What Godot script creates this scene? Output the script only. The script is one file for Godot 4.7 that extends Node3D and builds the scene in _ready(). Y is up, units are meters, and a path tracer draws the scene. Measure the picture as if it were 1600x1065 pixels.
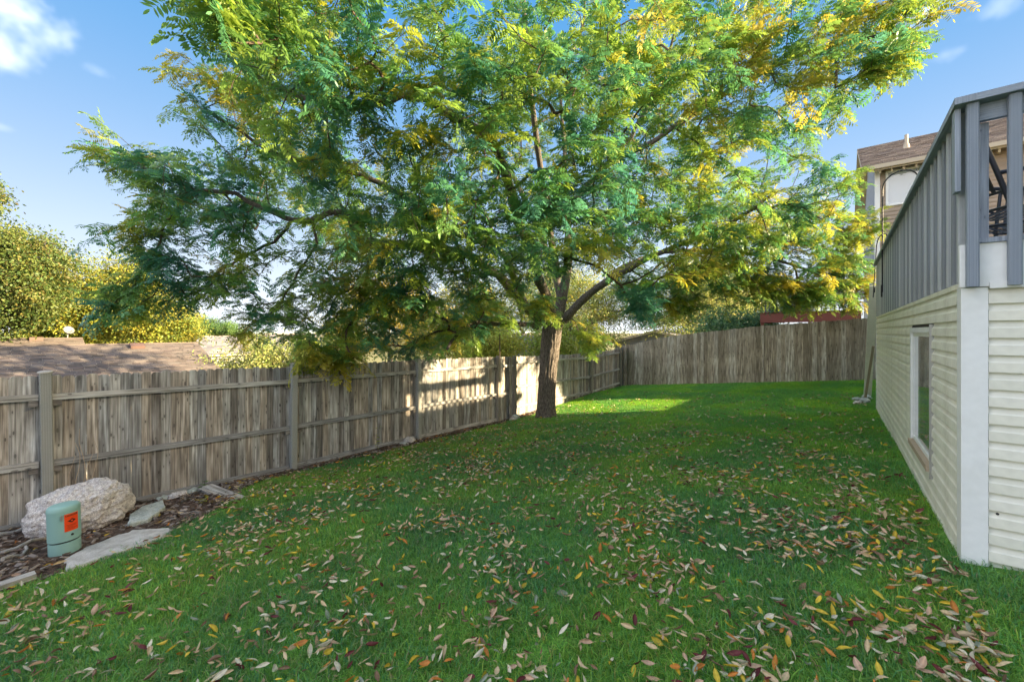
extends Node3D
# A fenced back yard in autumn. Lot frame: t runs along the house wall away from the camera, n across the lot towards the house.
const TD := Vector3(0.6255, 0, -0.7802)
const ND := Vector3(0.7802, 0, 0.6255)
const FENCE_N := -6.6
const HL := [-8.0, -0.5, -2.0, -0.58, 0.0, -0.61, 2.8, -0.74, 5.2, -0.77, 7.6, -0.84, 10.5, -0.79, 12.45, -0.70, 15.24, -0.70, 24.0, -0.6]
const HR := [-8.0, 0.0, 3.7, 0.0, 11.2, -0.19, 13.0, -0.10, 15.24, 0.05, 24.0, 0.1]
const EDGE := [-6.0, -4.4, 0.0, -4.64, 0.32, -4.68, 0.68, -4.80, 1.01, -4.98, 1.3, -5.2, 1.58, -5.48, 1.75, -5.75, 1.9, -6.0, 2.2, -6.3, 3.4, -6.36, 5.4, -6.22, 6.7, -6.38, 7.8, -6.44, 8.6, -6.3, 9.4, -6.42, 16.0, -6.45]
const LEFT_TOP := [-6.0, 1.02, -2.0, 0.99, 0.29, 0.93, 2.81, 0.868, 5.19, 0.839, 7.63, 0.785, 8.2, 0.76, 10.7, 0.70, 12.45, 0.665, 14.8, 0.75, 15.24, 0.84]
const BACK_TOP := [-6.6, 0.85, -4.55, 1.285, -1.9, 1.594, 0.65, 1.795, 4.0, 1.95]

const LEFT_LOBES := [
	[-6.56, 4.39, -7, 0.5, 0.38, 0.6, 0.45, 1],
	[-5.77, 3.89, -7, 0.75, 0.5, 0.8, 0.2, 1],
	[-5.23, 3.74, -7.2, 0.9, 0.65, 1, 0.15, 1],
	[-4.17, 4.85, -6, 0.7, 0.5, 0.8, 0.5, 1],
	[-3.09, 4.91, -5.5, 0.9, 0.8, 1.1, 0.35, 1],
	[-2.27, 3.92, -3.2, 0.2, 0.22, 0.4, 0, 1],
	[-1.9, 4.33, -3.8, 0.6, 0.6, 0.8, 0.3, 1],
	[-4.67, 3.26, -6.5, 1.1, 0.8, 1, 0.1, 1.15],
	[-3.5, 4.08, -6.4, 1.3, 0.9, 1.2, 0.25, 1],
	[-5.93, 2.62, -6.6, 0.65, 0.75, 0.7, 0.1, 1.15],
	[-5.95, 1.8, -6.4, 0.38, 0.5, 0.5, 0, 1.15],
	[-5.39, 2.35, -6.9, 0.65, 0.5, 0.7, 0.1, 1.15],
	[-4.44, 2.27, -7.1, 0.95, 0.7, 0.9, 0.36, 1],
	[-4.1, 1.54, -7.1, 0.8, 0.42, 0.8, 0.36, 1],
	[-3.28, 1.96, -7.5, 1.1, 0.75, 1, 0.36, 1],
	[-2.38, 1.69, -8, 1.1, 0.55, 1, 0.36, 1],
	[-3.02, 1.1, -6.4, 0.3, 0.22, 0.3, 0.36, 1],
	[-2.91, 1.03, -6.9, 0.3, 0.2, 0.3, 0.9, 1],
	[-1.38, 2.06, -8, 1.2, 0.8, 1.1, 0.36, 1],
	[-1.86, 2.58, -7, 1.2, 0.8, 1, 0.36, 1],
	[-1.1, 1.51, -8.8, 0.7, 0.4, 0.7, 0.36, 1],
	[-1.88, 3.26, -6, 1.3, 1, 1.2, 0.12, 1],
	[-0.7, 3.22, -5.6, 1.2, 1, 1.2, 0.12, 1],
	[0.44, 3.13, -5.6, 1.3, 1, 1.2, 0.1, 1],
	[1.5, 3.44, -6, 1.2, 1.05, 1.1, 0.1, 1],
	[-0.23, 2.49, -7.5, 1.1, 0.6, 0.9, 0.05, 1],
	[0.7, 1.98, -9.3, 0.5, 0.38, 0.4, 0, 1],
]
const FRONT_LOBES := [
	[2.73, 3.02, -7, 1.1, 0.7, 1, 0.48, 1.5],
	[3.05, 3.72, -6.5, 1.2, 1, 1, 0.2, 1],
	[-2.34, 4.35, -5, 1.2, 1, 1.3, 0.35, 1],
	[-1.35, 4.57, -4.8, 1.2, 1.1, 1.3, 0.4, 1],
	[-0.38, 4.38, -4.8, 1.2, 1.1, 1.3, 0.3, 1],
	[0.6, 4.38, -4.8, 1.2, 1.1, 1.3, 0.3, 1],
	[1.69, 4.67, -5.4, 1.2, 1.1, 1.3, 0.35, 1],
	[3, 5.22, -6, 1.3, 1.1, 1.3, 0.45, 1],
	[3.76, 5.23, -5.6, 1, 0.7, 1, 0.6, 1],
	[4.64, 5.45, -5.6, 0.8, 0.5, 0.8, 0.7, 1],
	[5.25, 5.54, -5.6, 0.5, 0.3, 0.5, 0.85, 1],
	[4.45, 4.7, -5, 0.42, 0.22, 0.4, 0.25, 1],
	[4.54, 4.88, -7, 1, 0.8, 1, 0.35, 1],
	[5.81, 4.12, -8, 0.7, 0.75, 0.8, 0.2, 1],
	[5.34, 3.9, -9, 1.2, 0.9, 1.2, 0.48, 1.5],
	[7.38, 3.34, -10.5, 1.6, 0.9, 1, 0.5, 1.5],
	[9.02, 3.43, -11, 0.55, 0.75, 0.7, 0.5, 1.5],
	[6.02, 2.74, -11, 1.4, 0.7, 1, 0.48, 1.5],
	[8.27, 2.41, -10.8, 0.9, 0.42, 0.8, 0.6, 1.5],
	[4.13, 2.71, -11.5, 1.3, 0.6, 1, 0.48, 1.5],
	[6.93, 4.08, -10.2, 1, 0.6, 1, 0.48, 1.5],
	[-1.72, 5.15, -11, 2, 1.6, 1.8, 0.4, 0.7],
	[1.88, 6.43, -12, 2.1, 1.7, 1.8, 0.45, 0.7],
	[4.47, 5.83, -11, 2, 1.6, 1.8, 0.5, 1],
	[0, 7.72, -11, 2.1, 1.7, 1.8, 0.5, 0.7],
	[-3.28, 4.16, -10.5, 1.8, 1.4, 1.6, 0.4, 1],
	[3.44, 8.58, -11, 2, 1.6, 1.8, 0.55, 1],
]
const TOP_LOBES := [
	[-4.75, 4.64, -9.5, 1.5, 1.2, 1.4, 0.3, 1],
	[2.97, 10.57, -9.5, 2, 1.5, 1.8, 0.55, 0.6],
	[4.16, 7.72, -7, 1.3, 1, 1.3, 0.6, 1],
	[0.46, 10.71, -9.8, 1.7, 1, 1.5, 0.45, 0.6],
	[7.7, 2.33, -11.2, 0.8, 0.4, 0.6, 0.6, 1.5],
	[9.27, 2.5, -11.2, 0.5, 0.45, 0.5, 0.6, 1.5],
	[1.88, 1.25, -9.6, 0.34, 0.3, 0.34, 0.6, 1],
	[2.25, 1.85, -7.2, 0.18, 0.3, 0.2, 0, 1],
	[-3.19, 3.23, -8.5, 1, 0.6, 1, 0.36, 1],
	[0.38, 2.98, -8.2, 0.9, 0.5, 0.6, 0.05, 1],
	[1.36, 3, -8.3, 0.8, 0.5, 0.6, 0.1, 1],
	[0.77, 3.57, -7, 0.9, 0.6, 0.7, 0.05, 1],
	[1.75, 3.25, -8, 0.7, 0.5, 0.6, 0.1, 1],
	[-3, 1.44, -8, 0.9, 0.45, 0.8, 0.36, 1],
	[-1.99, 1.11, -8.5, 0.8, 0.3, 0.7, 0.36, 1],
	[-0.42, 1.72, -9, 0.6, 0.35, 0.6, 0.36, 1],
	[-2.31, 2.19, -7.4, 0.9, 0.5, 0.8, 0.36, 1],
	[-3.06, 2.47, -7, 0.8, 0.5, 0.8, 0.36, 1],
	[-1.09, 2.69, -7, 0.8, 0.5, 0.7, 0.36, 1],
	[4.69, 2.93, -10, 0.9, 0.5, 0.8, 0.48, 1.5],
	[6.88, 2.74, -11, 1, 0.5, 0.8, 0.5, 1.5],
	[8.77, 3, -11, 0.7, 0.5, 0.7, 0.6, 1.5],
	[9.03, 4.15, -10.8, 0.45, 0.5, 0.6, 0.5, 1.5],
	[5.2, 3.45, -9.5, 1, 0.5, 0.8, 0.48, 1.5],
	[4.67, 2.17, -11.5, 0.7, 0.35, 0.6, 0.5, 1.5],
	[2.81, 2.62, -10, 0.6, 0.4, 0.6, 0.2, 1],
]
const LIMBS := {
	"low_left": [0.075, 0.025, 0.64, 1.5, -10.2, 0.23, 1.59, -9.9, -0.22, 1.56, -9.4, -0.7, 1.61, -8.9, -1.02, 1.44, -8.4, -1.25, 1.06, -8],
	"left_long": [0.13, 0.02, 0.72, 1.61, -10.2, 0.23, 2.14, -9.9, -0.36, 2.68, -9.3, -0.94, 2.99, -8.6, -1.73, 3.04, -7.9, -2.43, 3, -7.4, -2.71, 3.02, -7.1, -2.76, 3.35, -7, -3.02, 3.41, -6.9, -3.4, 3.24, -6.8, -3.87, 3.32, -6.7, -4.57, 3.66, -6.8, -5.69, 3.89, -7, -6.67, 4.44, -7],
	"leader": [0.17, 0.02, 1.09, 1.61, -10.3, 1.33, 2.5, -10.4, 1.44, 3.5, -10.5, 1.38, 4.81, -10.5, 1.31, 6.45, -10.5, 1.14, 8.36, -10.4],
	"right": [0.12, 0.025, 1.29, 1.69, -10.3, 1.83, 2.24, -10.2, 2.5, 2.74, -10, 3.18, 3.11, -9.7, 3.92, 3.43, -9.3, 4.73, 3.74, -8.9, 5.38, 4.26, -8.4],
	"right2": [0.08, 0.02, 2.06, 2.45, -10.15, 2.82, 3.01, -10.3, 3.81, 3.44, -10.6, 5.28, 3.58, -10.9, 6.64, 3.41, -10.9, 8.18, 2.9, -10.9, 8.69, 2.47, -10.9],
	"front": [0.13, 0.018, 0.98, 1.84, -10.1, 0.65, 2.53, -9.3, 0.19, 3.42, -8.2, -0.11, 4.07, -6.9, -0.32, 4.27, -6.2, -0.71, 4.34, -5.7, -0.95, 4.39, -5.5, -1.26, 4.41, -5.2, -1.88, 4.16, -5, -2.58, 4.28, -5, -3.41, 4.71, -5.2],
	"upright": [0.09, 0.02, 1.38, 4.48, -10.5, 2.05, 5.23, -10.1, 2.77, 5.95, -9.6, 3.23, 6.86, -9, 3.45, 7.75, -8.5],
	"overhead": [0.1, 0.025, 1.12, 2.8, -10.2, 0.69, 4.4, -8.8, 0.34, 5.54, -7.2, 0.15, 6.81, -6.2],
	"right_up": [0.07, 0.015, 2.19, 5.4, -10, 2.89, 5.43, -8.8, 3.32, 5.41, -7.6, 3.71, 5.4, -6.6, 4.15, 5.39, -5.9, 4.72, 5.41, -5.6, 5.33, 5.42, -5.5],
	"back": [0.12, 0.03, 1.31, 2.19, -10.5, 0.88, 3.84, -11.3, 0, 6.05, -12, -1.14, 7.84, -12.2],
	"left_mid": [0.1, 0.018, 0.23, 2.14, -9.9, -0.15, 3.13, -9.4, -0.55, 3.3, -8.8, -0.9, 3.3, -8.2, -1.31, 3.34, -7.6, -1.91, 3.72, -6.8, -2.8, 3.98, -6.4, -3.58, 4.09, -6.2, -4.5, 4.66, -6],
}

var rng := RandomNumberGenerator.new()
var LB := Basis(TD, Vector3.UP, ND)
var names := {}
var M := {}


class MB:
	var v := PackedVector3Array()
	var n := PackedVector3Array()
	var u := PackedVector2Array()
	var c := PackedColorArray()
	var col := Color.WHITE
	var xf := Transform3D()

	func tri(a: Vector3, b: Vector3, d: Vector3, ua := Vector2.ZERO, ub := Vector2(1, 0), ud := Vector2(0, 1)) -> void:
		a = xf * a
		b = xf * b
		d = xf * d
		var nn := (b - a).cross(d - a).normalized()
		v.append(a); v.append(d); v.append(b)
		n.append(nn); n.append(nn); n.append(nn)
		u.append(ua); u.append(ud); u.append(ub)
		c.append(col); c.append(col); c.append(col)

	func tris(p: Array, q: Array, t: Array) -> void:  # smooth triangle: points, normals, uvs, wound as tri()
		for k in [0, 2, 1]:
			v.append(xf * (p[k] as Vector3)); n.append((xf.basis * (q[k] as Vector3)).normalized()); u.append(t[k]); c.append(col)

	func quad(a: Vector3, b: Vector3, d: Vector3, e: Vector3, u0 := Vector2.ZERO, u1 := Vector2.ONE) -> void:
		tri(a, b, d, u0, Vector2(u1.x, u0.y), u1)
		tri(a, d, e, u0, u1, Vector2(u0.x, u1.y))

	# a box whose texture runs along its longest side, in metres
	func box(lo: Vector3, hi: Vector3, off := Vector2.ZERO) -> void:
		var s := hi - lo
		var ax := s.max_axis_index()
		var p := []
		for k in 8:
			p.append(Vector3(hi.x if k & 1 else lo.x, hi.y if k & 2 else lo.y, hi.z if k & 4 else lo.z))
		for f in [[4, 5, 7, 6, 0, 1], [1, 0, 2, 3, 0, 1], [5, 1, 3, 7, 2, 1], [0, 4, 6, 2, 2, 1], [2, 6, 7, 3, 2, 0], [0, 1, 5, 4, 0, 2]]:
			var w: float = s[f[4]]
			var h: float = s[f[5]]
			var a: Vector3 = p[f[0]]
			var b: Vector3 = p[f[1]]
			var d: Vector3 = p[f[2]]
			var e: Vector3 = p[f[3]]
			if f[4] == ax:
				tri(a, b, d, off, off + Vector2(0, w), off + Vector2(h, w))
				tri(a, d, e, off, off + Vector2(h, w), off + Vector2(h, 0))
			else:
				tri(a, b, d, off, off + Vector2(w, 0), off + Vector2(w, h))
				tri(a, d, e, off, off + Vector2(w, h), off + Vector2(0, h))

	# a convex outline in x, y pushed along z from z0 to z1 (outline counter-clockwise seen from +z)
	func prism(o: PackedVector2Array, z0: float, z1: float, off := Vector2.ZERO) -> void:
		var k := o.size()
		for i in range(1, k - 1):
			tri(Vector3(o[0].x, o[0].y, z1), Vector3(o[i].x, o[i].y, z1), Vector3(o[i + 1].x, o[i + 1].y, z1), off + o[0], off + o[i], off + o[i + 1])
			tri(Vector3(o[0].x, o[0].y, z0), Vector3(o[i + 1].x, o[i + 1].y, z0), Vector3(o[i].x, o[i].y, z0), off + o[0], off + o[i + 1], off + o[i])
		for i in k:
			var a := o[i]
			var b := o[(i + 1) % k]
			quad(Vector3(a.x, a.y, z0), Vector3(b.x, b.y, z0), Vector3(b.x, b.y, z1), Vector3(a.x, a.y, z1), off + a, off + b + Vector2(z1 - z0, 0))

	# rows of points joined smoothly; ring closes each row
	func grid(rows: Array, ring := false, us := 1.0, vs := 1.0) -> void:
		var h := rows.size()
		var w: int = (rows[0] as PackedVector3Array).size()
		var nor := []
		for j in h:
			var r := PackedVector3Array()
			for i in w:
				var left: Vector3 = rows[j][(i - 1 + w) % w if ring else maxi(i - 1, 0)]
				var right: Vector3 = rows[j][(i + 1) % w if ring else mini(i + 1, w - 1)]
				var x: Vector3 = right - left
				var y: Vector3 = rows[mini(j + 1, h - 1)][i] - rows[maxi(j - 1, 0)][i]
				var z := x.cross(y)
				if z.length_squared() < 1e-14:  # all points of this row fall together: borrow the next row's direction
					var k := j + 1 if j < h / 2 else j - 1
					z = (rows[k][(i + 1) % w if ring else mini(i + 1, w - 1)] - rows[k][(i - 1 + w) % w if ring else maxi(i - 1, 0)]).cross(y)
				r.append(z.normalized())
			nor.append(r)
		for j in h - 1:
			for i in (w if ring else w - 1):
				var i2 := (i + 1) % w
				var a := Vector2(us * i / w, vs * j / h)
				var b := Vector2(us * (i + 1) / w, vs * j / h)
				var d := Vector2(us * (i + 1) / w, vs * (j + 1) / h)
				var e := Vector2(us * i / w, vs * (j + 1) / h)
				tris([rows[j][i], rows[j][i2], rows[j + 1][i2]], [nor[j][i], nor[j][i2], nor[j + 1][i2]], [a, b, d])
				tris([rows[j][i], rows[j + 1][i2], rows[j + 1][i]], [nor[j][i], nor[j + 1][i2], nor[j + 1][i]], [a, d, e])

	func tube(pts: PackedVector3Array, radii: PackedFloat32Array, sides := 6, cap := true) -> void:
		var rows := []
		var m := pts.size()
		var along := 0.0
		var side := Vector3.ZERO
		for j in m:
			var d := (pts[mini(j + 1, m - 1)] - pts[maxi(j - 1, 0)]).normalized()
			if side == Vector3.ZERO:
				side = d.cross(Vector3.UP if absf(d.y) < 0.9 else Vector3.RIGHT).normalized()
			side = (side - d * side.dot(d)).normalized()
			var up := d.cross(side)
			var r := PackedVector3Array()
			for i in sides:
				var a := TAU * i / sides
				r.append(pts[j] + (side * cos(a) + up * sin(a)) * radii[j])
			rows.append(r)
			if j:
				along += pts[j].distance_to(pts[j - 1])
		grid(rows, true, 1.0, along * 1.5)
		if cap:
			for i in range(1, sides - 1):
				tri(rows[m - 1][0], rows[m - 1][i], rows[m - 1][i + 1])
				tri(rows[0][0], rows[0][i + 1], rows[0][i])

	# profile of (radius, height) pairs turned round y
	func lathe(prof: PackedVector2Array, sides := 40) -> void:
		var rows := []
		for p in prof:
			var r := PackedVector3Array()
			for i in sides:
				var a := -TAU * i / sides
				r.append(Vector3(cos(a) * p.x, p.y, sin(a) * p.x))
			rows.append(r)
		grid(rows, true)

	func mesh() -> ArrayMesh:
		var a := []
		a.resize(Mesh.ARRAY_MAX)
		a[Mesh.ARRAY_VERTEX] = v
		a[Mesh.ARRAY_NORMAL] = n
		a[Mesh.ARRAY_TEX_UV] = u
		a[Mesh.ARRAY_COLOR] = c
		var m := ArrayMesh.new()
		m.add_surface_from_arrays(Mesh.PRIMITIVE_TRIANGLES, a)
		return m


func at(list: Array, x: float) -> float:
	var k := list.size()
	if x <= list[0]:
		return list[1]
	for i in range(2, k, 2):
		if x <= list[i]:
			return lerpf(list[i - 1], list[i + 1], (x - list[i - 2]) / (list[i] - list[i - 2]))
	return list[k - 1]


func W(t: float, n: float, y := 0.0) -> Vector3:
	return TD * t + ND * n + Vector3(0, y, 0)


func lot(p: Vector3) -> Vector2:
	return Vector2(p.dot(TD), p.dot(ND))


func ground(t: float, n: float) -> float:
	var k := clampf((n - FENCE_N) / 7.2, 0.0, 1.3)
	return lerpf(at(HL, t), at(HR, t), k)


func land(p: Vector3) -> float:  # the lie of the land, far outside the yard too
	var l := lot(p)
	var h := ground(l.x, l.y)
	if l.y < FENCE_N:
		h -= minf((FENCE_N - l.y) * 0.3, 3.6)
	return h


func numbered(called: String) -> String:
	var k: int = names.get(called, 0)
	names[called] = k + 1
	return called if k == 0 else "%s_%03d" % [called, k]


func tag(o: Node, label: String, category := "", group := "", kind := "") -> void:
	if label: o.set_meta("label", label)
	if category: o.set_meta("category", category)
	if group: o.set_meta("group", group)
	if kind: o.set_meta("kind", kind)


func thing(called: String, label: String, category: String, where := Vector3.ZERO, basis_ := Basis(), group := "") -> Node3D:
	var o := Node3D.new()
	o.name = numbered(called)
	add_child(o)
	o.transform = Transform3D(basis_, where)
	tag(o, label, category, group)
	return o


func part(called: String, mesh: Mesh, m: Material, parent: Node, xf := Transform3D(), kind := "") -> MeshInstance3D:
	var o := MeshInstance3D.new()
	o.name = called if parent != self else numbered(called)
	o.mesh = mesh
	o.material_override = m
	o.transform = xf
	parent.add_child(o, true)
	if kind: o.set_meta("kind", kind)
	return o


func many(called: String, mesh: Mesh, m: Material, parent: Node, xfs: Array, cols: Array, kind := "stuff") -> MultiMeshInstance3D:
	var mm := MultiMesh.new()
	mm.transform_format = MultiMesh.TRANSFORM_3D
	mm.use_colors = true
	mm.mesh = mesh
	mm.instance_count = xfs.size()
	for i in xfs.size():
		mm.set_instance_transform(i, xfs[i])
		mm.set_instance_color(i, cols[i])
	var o := MultiMeshInstance3D.new()
	o.name = called if parent != self else numbered(called)
	o.multimesh = mm
	o.material_override = m
	parent.add_child(o, true)
	o.set_meta("kind", kind)
	return o


func boxmesh(lo: Vector3, hi: Vector3, off := Vector2.ZERO) -> ArrayMesh:
	var b := MB.new()
	b.box(lo, hi, off)
	return b.mesh()


func tubemesh(pts: Array, r0: float, r1: float, sides := 8) -> ArrayMesh:
	var b := MB.new()
	var p := PackedVector3Array(pts)
	var r := PackedFloat32Array()
	for i in p.size():
		r.append(lerpf(r0, r1, float(i) / maxi(p.size() - 1, 1)))
	b.tube(p, r, sides)
	return b.mesh()


# a bar of square section between two points, its flat sides kept upright
func bar(b: MB, p: Vector3, q: Vector3, w: float, h: float) -> void:
	var d := (q - p).normalized()
	var s := d.cross(Vector3.UP if absf(d.y) < 0.95 else Vector3.RIGHT).normalized()
	var old := b.xf
	b.xf = old * Transform3D(Basis(d, s.cross(d), s), p)
	b.box(Vector3(0, -h / 2, -w / 2), Vector3(p.distance_to(q), h / 2, w / 2))
	b.xf = old


func smooth(pts: PackedVector3Array, per := 5) -> PackedVector3Array:
	var out := PackedVector3Array()
	var k := pts.size()
	for i in k - 1:
		for j in per:
			out.append(pts[i].cubic_interpolate(pts[i + 1], pts[maxi(i - 1, 0)], pts[mini(i + 2, k - 1)], float(j) / per))
	out.append(pts[k - 1])
	return out


# ---------- materials ----------
func lin(r: float, g: float, b: float) -> Color:
	return Color(r, g, b).linear_to_srgb()


func mat(key: String, c: Color, rough := 0.8, tex: Texture2D = null) -> StandardMaterial3D:
	var m := StandardMaterial3D.new()
	m.resource_name = key
	m.albedo_color = c
	m.roughness = rough
	m.metallic_specular = 0.4
	m.vertex_color_use_as_albedo = true
	if tex:
		m.albedo_texture = tex
	M[key] = m
	return m


func noise(freq: float, octaves: int, seed_: int, kind := FastNoiseLite.TYPE_SIMPLEX_SMOOTH) -> FastNoiseLite:
	var f := FastNoiseLite.new()
	f.seed = seed_
	f.noise_type = kind
	f.frequency = freq
	f.fractal_octaves = octaves
	if octaves < 2:
		f.fractal_type = FastNoiseLite.FRACTAL_NONE
	return f


func bytes(f: FastNoiseLite, w: int, h: int, nw := 0, nh := 0) -> PackedByteArray:  # noise of nw x nh stretched to w x h
	var im := f.get_seamless_image(nw if nw else w, nh if nh else h)
	im.convert(Image.FORMAT_L8)
	if nw:
		im.resize(w, h, Image.INTERPOLATE_CUBIC)
	return im.get_data()


func tex_from(w: int, h: int, data: PackedByteArray) -> ImageTexture:
	return ImageTexture.create_from_image(Image.create_from_data(w, h, false, Image.FORMAT_RGB8, data))


func wood_texture(seed_: int, stain: float, lo := Vector3(106, 102, 98), hi0 := Vector3(226, 225, 222), hi1 := Vector3(214, 204, 190)) -> Array:
	var w := 512
	var h := 1024
	var fine := bytes(noise(0.11, 3, seed_), w, h, 512, 20)
	var mid := bytes(noise(0.03, 3, seed_ + 1), w, h, 512, 48)
	var blot := bytes(noise(0.012, 4, seed_ + 2), w, h, 512, 256)
	var speck := bytes(noise(0.2, 2, seed_ + 3), w, h)
	var d := PackedByteArray()
	d.resize(w * h * 3)
	var bump := PackedByteArray()
	bump.resize(w * h * 3)
	var val := PackedFloat32Array()
	val.resize(w * h)
	for i in w * h:
		val[i] = 0.40 * fine[i] / 255.0 + 0.38 * mid[i] / 255.0 + 0.16 * speck[i] / 255.0
	var r := RandomNumberGenerator.new()
	r.seed = seed_
	for k in 34:
		var cx := r.randi_range(0, w - 1)
		var cy := r.randi_range(0, h - 1)
		var rx := r.randf_range(4.0, 11.0)
		var ry := rx * r.randf_range(1.0, 1.9)
		for y in range(-int(ry * 3.2), int(ry * 3.2)):
			for x in range(-int(rx * 2.6), int(rx * 2.6)):
				var q := sqrt(x * x / (rx * rx) + y * y / (ry * ry * 1.3))
				if q < 2.6:
					var i := posmod(cy + y, h) * w + posmod(cx + x, w)
					var amount := 0.75 if q < 0.8 else 0.34 * (2.6 - q) / 1.8 * (0.6 + 0.4 * sin(q * 9.0))
					val[i] *= 1.0 - amount
	for i in w * h:
		var x := clampf(val[i] * 1.55 - 0.22, 0.0, 1.0)
		var s := clampf((blot[i] / 255.0 - 0.5) * 2.2, -1.0, 1.0) * stain
		x = clampf(x - s * 0.55, 0.0, 1.0)
		var warm := clampf(0.5 + s * 0.8, 0.0, 1.0)
		var hi := hi0.lerp(hi1, warm)
		var q := lo.lerp(hi, x)
		d[i * 3] = int(q.x); d[i * 3 + 1] = int(q.y); d[i * 3 + 2] = int(q.z)
		var e := int(val[i] * 255.0)
		bump[i * 3] = e; bump[i * 3 + 1] = e; bump[i * 3 + 2] = e
	return [tex_from(w, h, d), tex_from(w, h, bump)]


# a mottled texture: two noises between three colours
func mottle(size: int, f1: float, f2: float, a: Vector3, b: Vector3, c3: Vector3, seed_: int, speckle := 0.3) -> ImageTexture:
	var p := bytes(noise(f1, 4, seed_), size, size)
	var q := bytes(noise(f2, 3, seed_ + 7), size, size)
	var d := PackedByteArray()
	d.resize(size * size * 3)
	for i in size * size:
		var x := p[i] / 255.0
		var col := a.lerp(b, clampf(x * 2.0, 0, 1)) if x < 0.5 else b.lerp(c3, clampf(x * 2.0 - 1.0, 0, 1))
		col *= 1.0 + speckle * (q[i] / 255.0 - 0.5) * 2.0
		d[i * 3] = int(clampf(col.x, 0, 255)); d[i * 3 + 1] = int(clampf(col.y, 0, 255)); d[i * 3 + 2] = int(clampf(col.z, 0, 255))
	return tex_from(size, size, d)


func bumpy(size: int, freq: float, oct: int, seed_: int, kind := FastNoiseLite.TYPE_SIMPLEX_SMOOTH) -> ImageTexture:
	var im := noise(freq, oct, seed_, kind).get_seamless_image(size, size)
	im.convert(Image.FORMAT_RGB8)
	return ImageTexture.create_from_image(im)


func relief(m: StandardMaterial3D, tex: Texture2D, cm: float) -> void:
	m.heightmap_enabled = true
	m.heightmap_texture = tex
	m.heightmap_scale = cm


func triplanar(m: StandardMaterial3D, per_metre: float, world := false) -> void:
	m.uv1_triplanar = true
	m.uv1_world_triplanar = world
	m.uv1_scale = Vector3.ONE * per_metre


func leafy(key: String, back: float, rough := 0.5) -> StandardMaterial3D:
	var m := mat(key, Color.WHITE, rough)
	m.cull_mode = BaseMaterial3D.CULL_DISABLED
	m.backlight_enabled = true
	m.backlight = Color(back, back, back).linear_to_srgb()
	m.metallic_specular = 0.5
	return m


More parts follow.
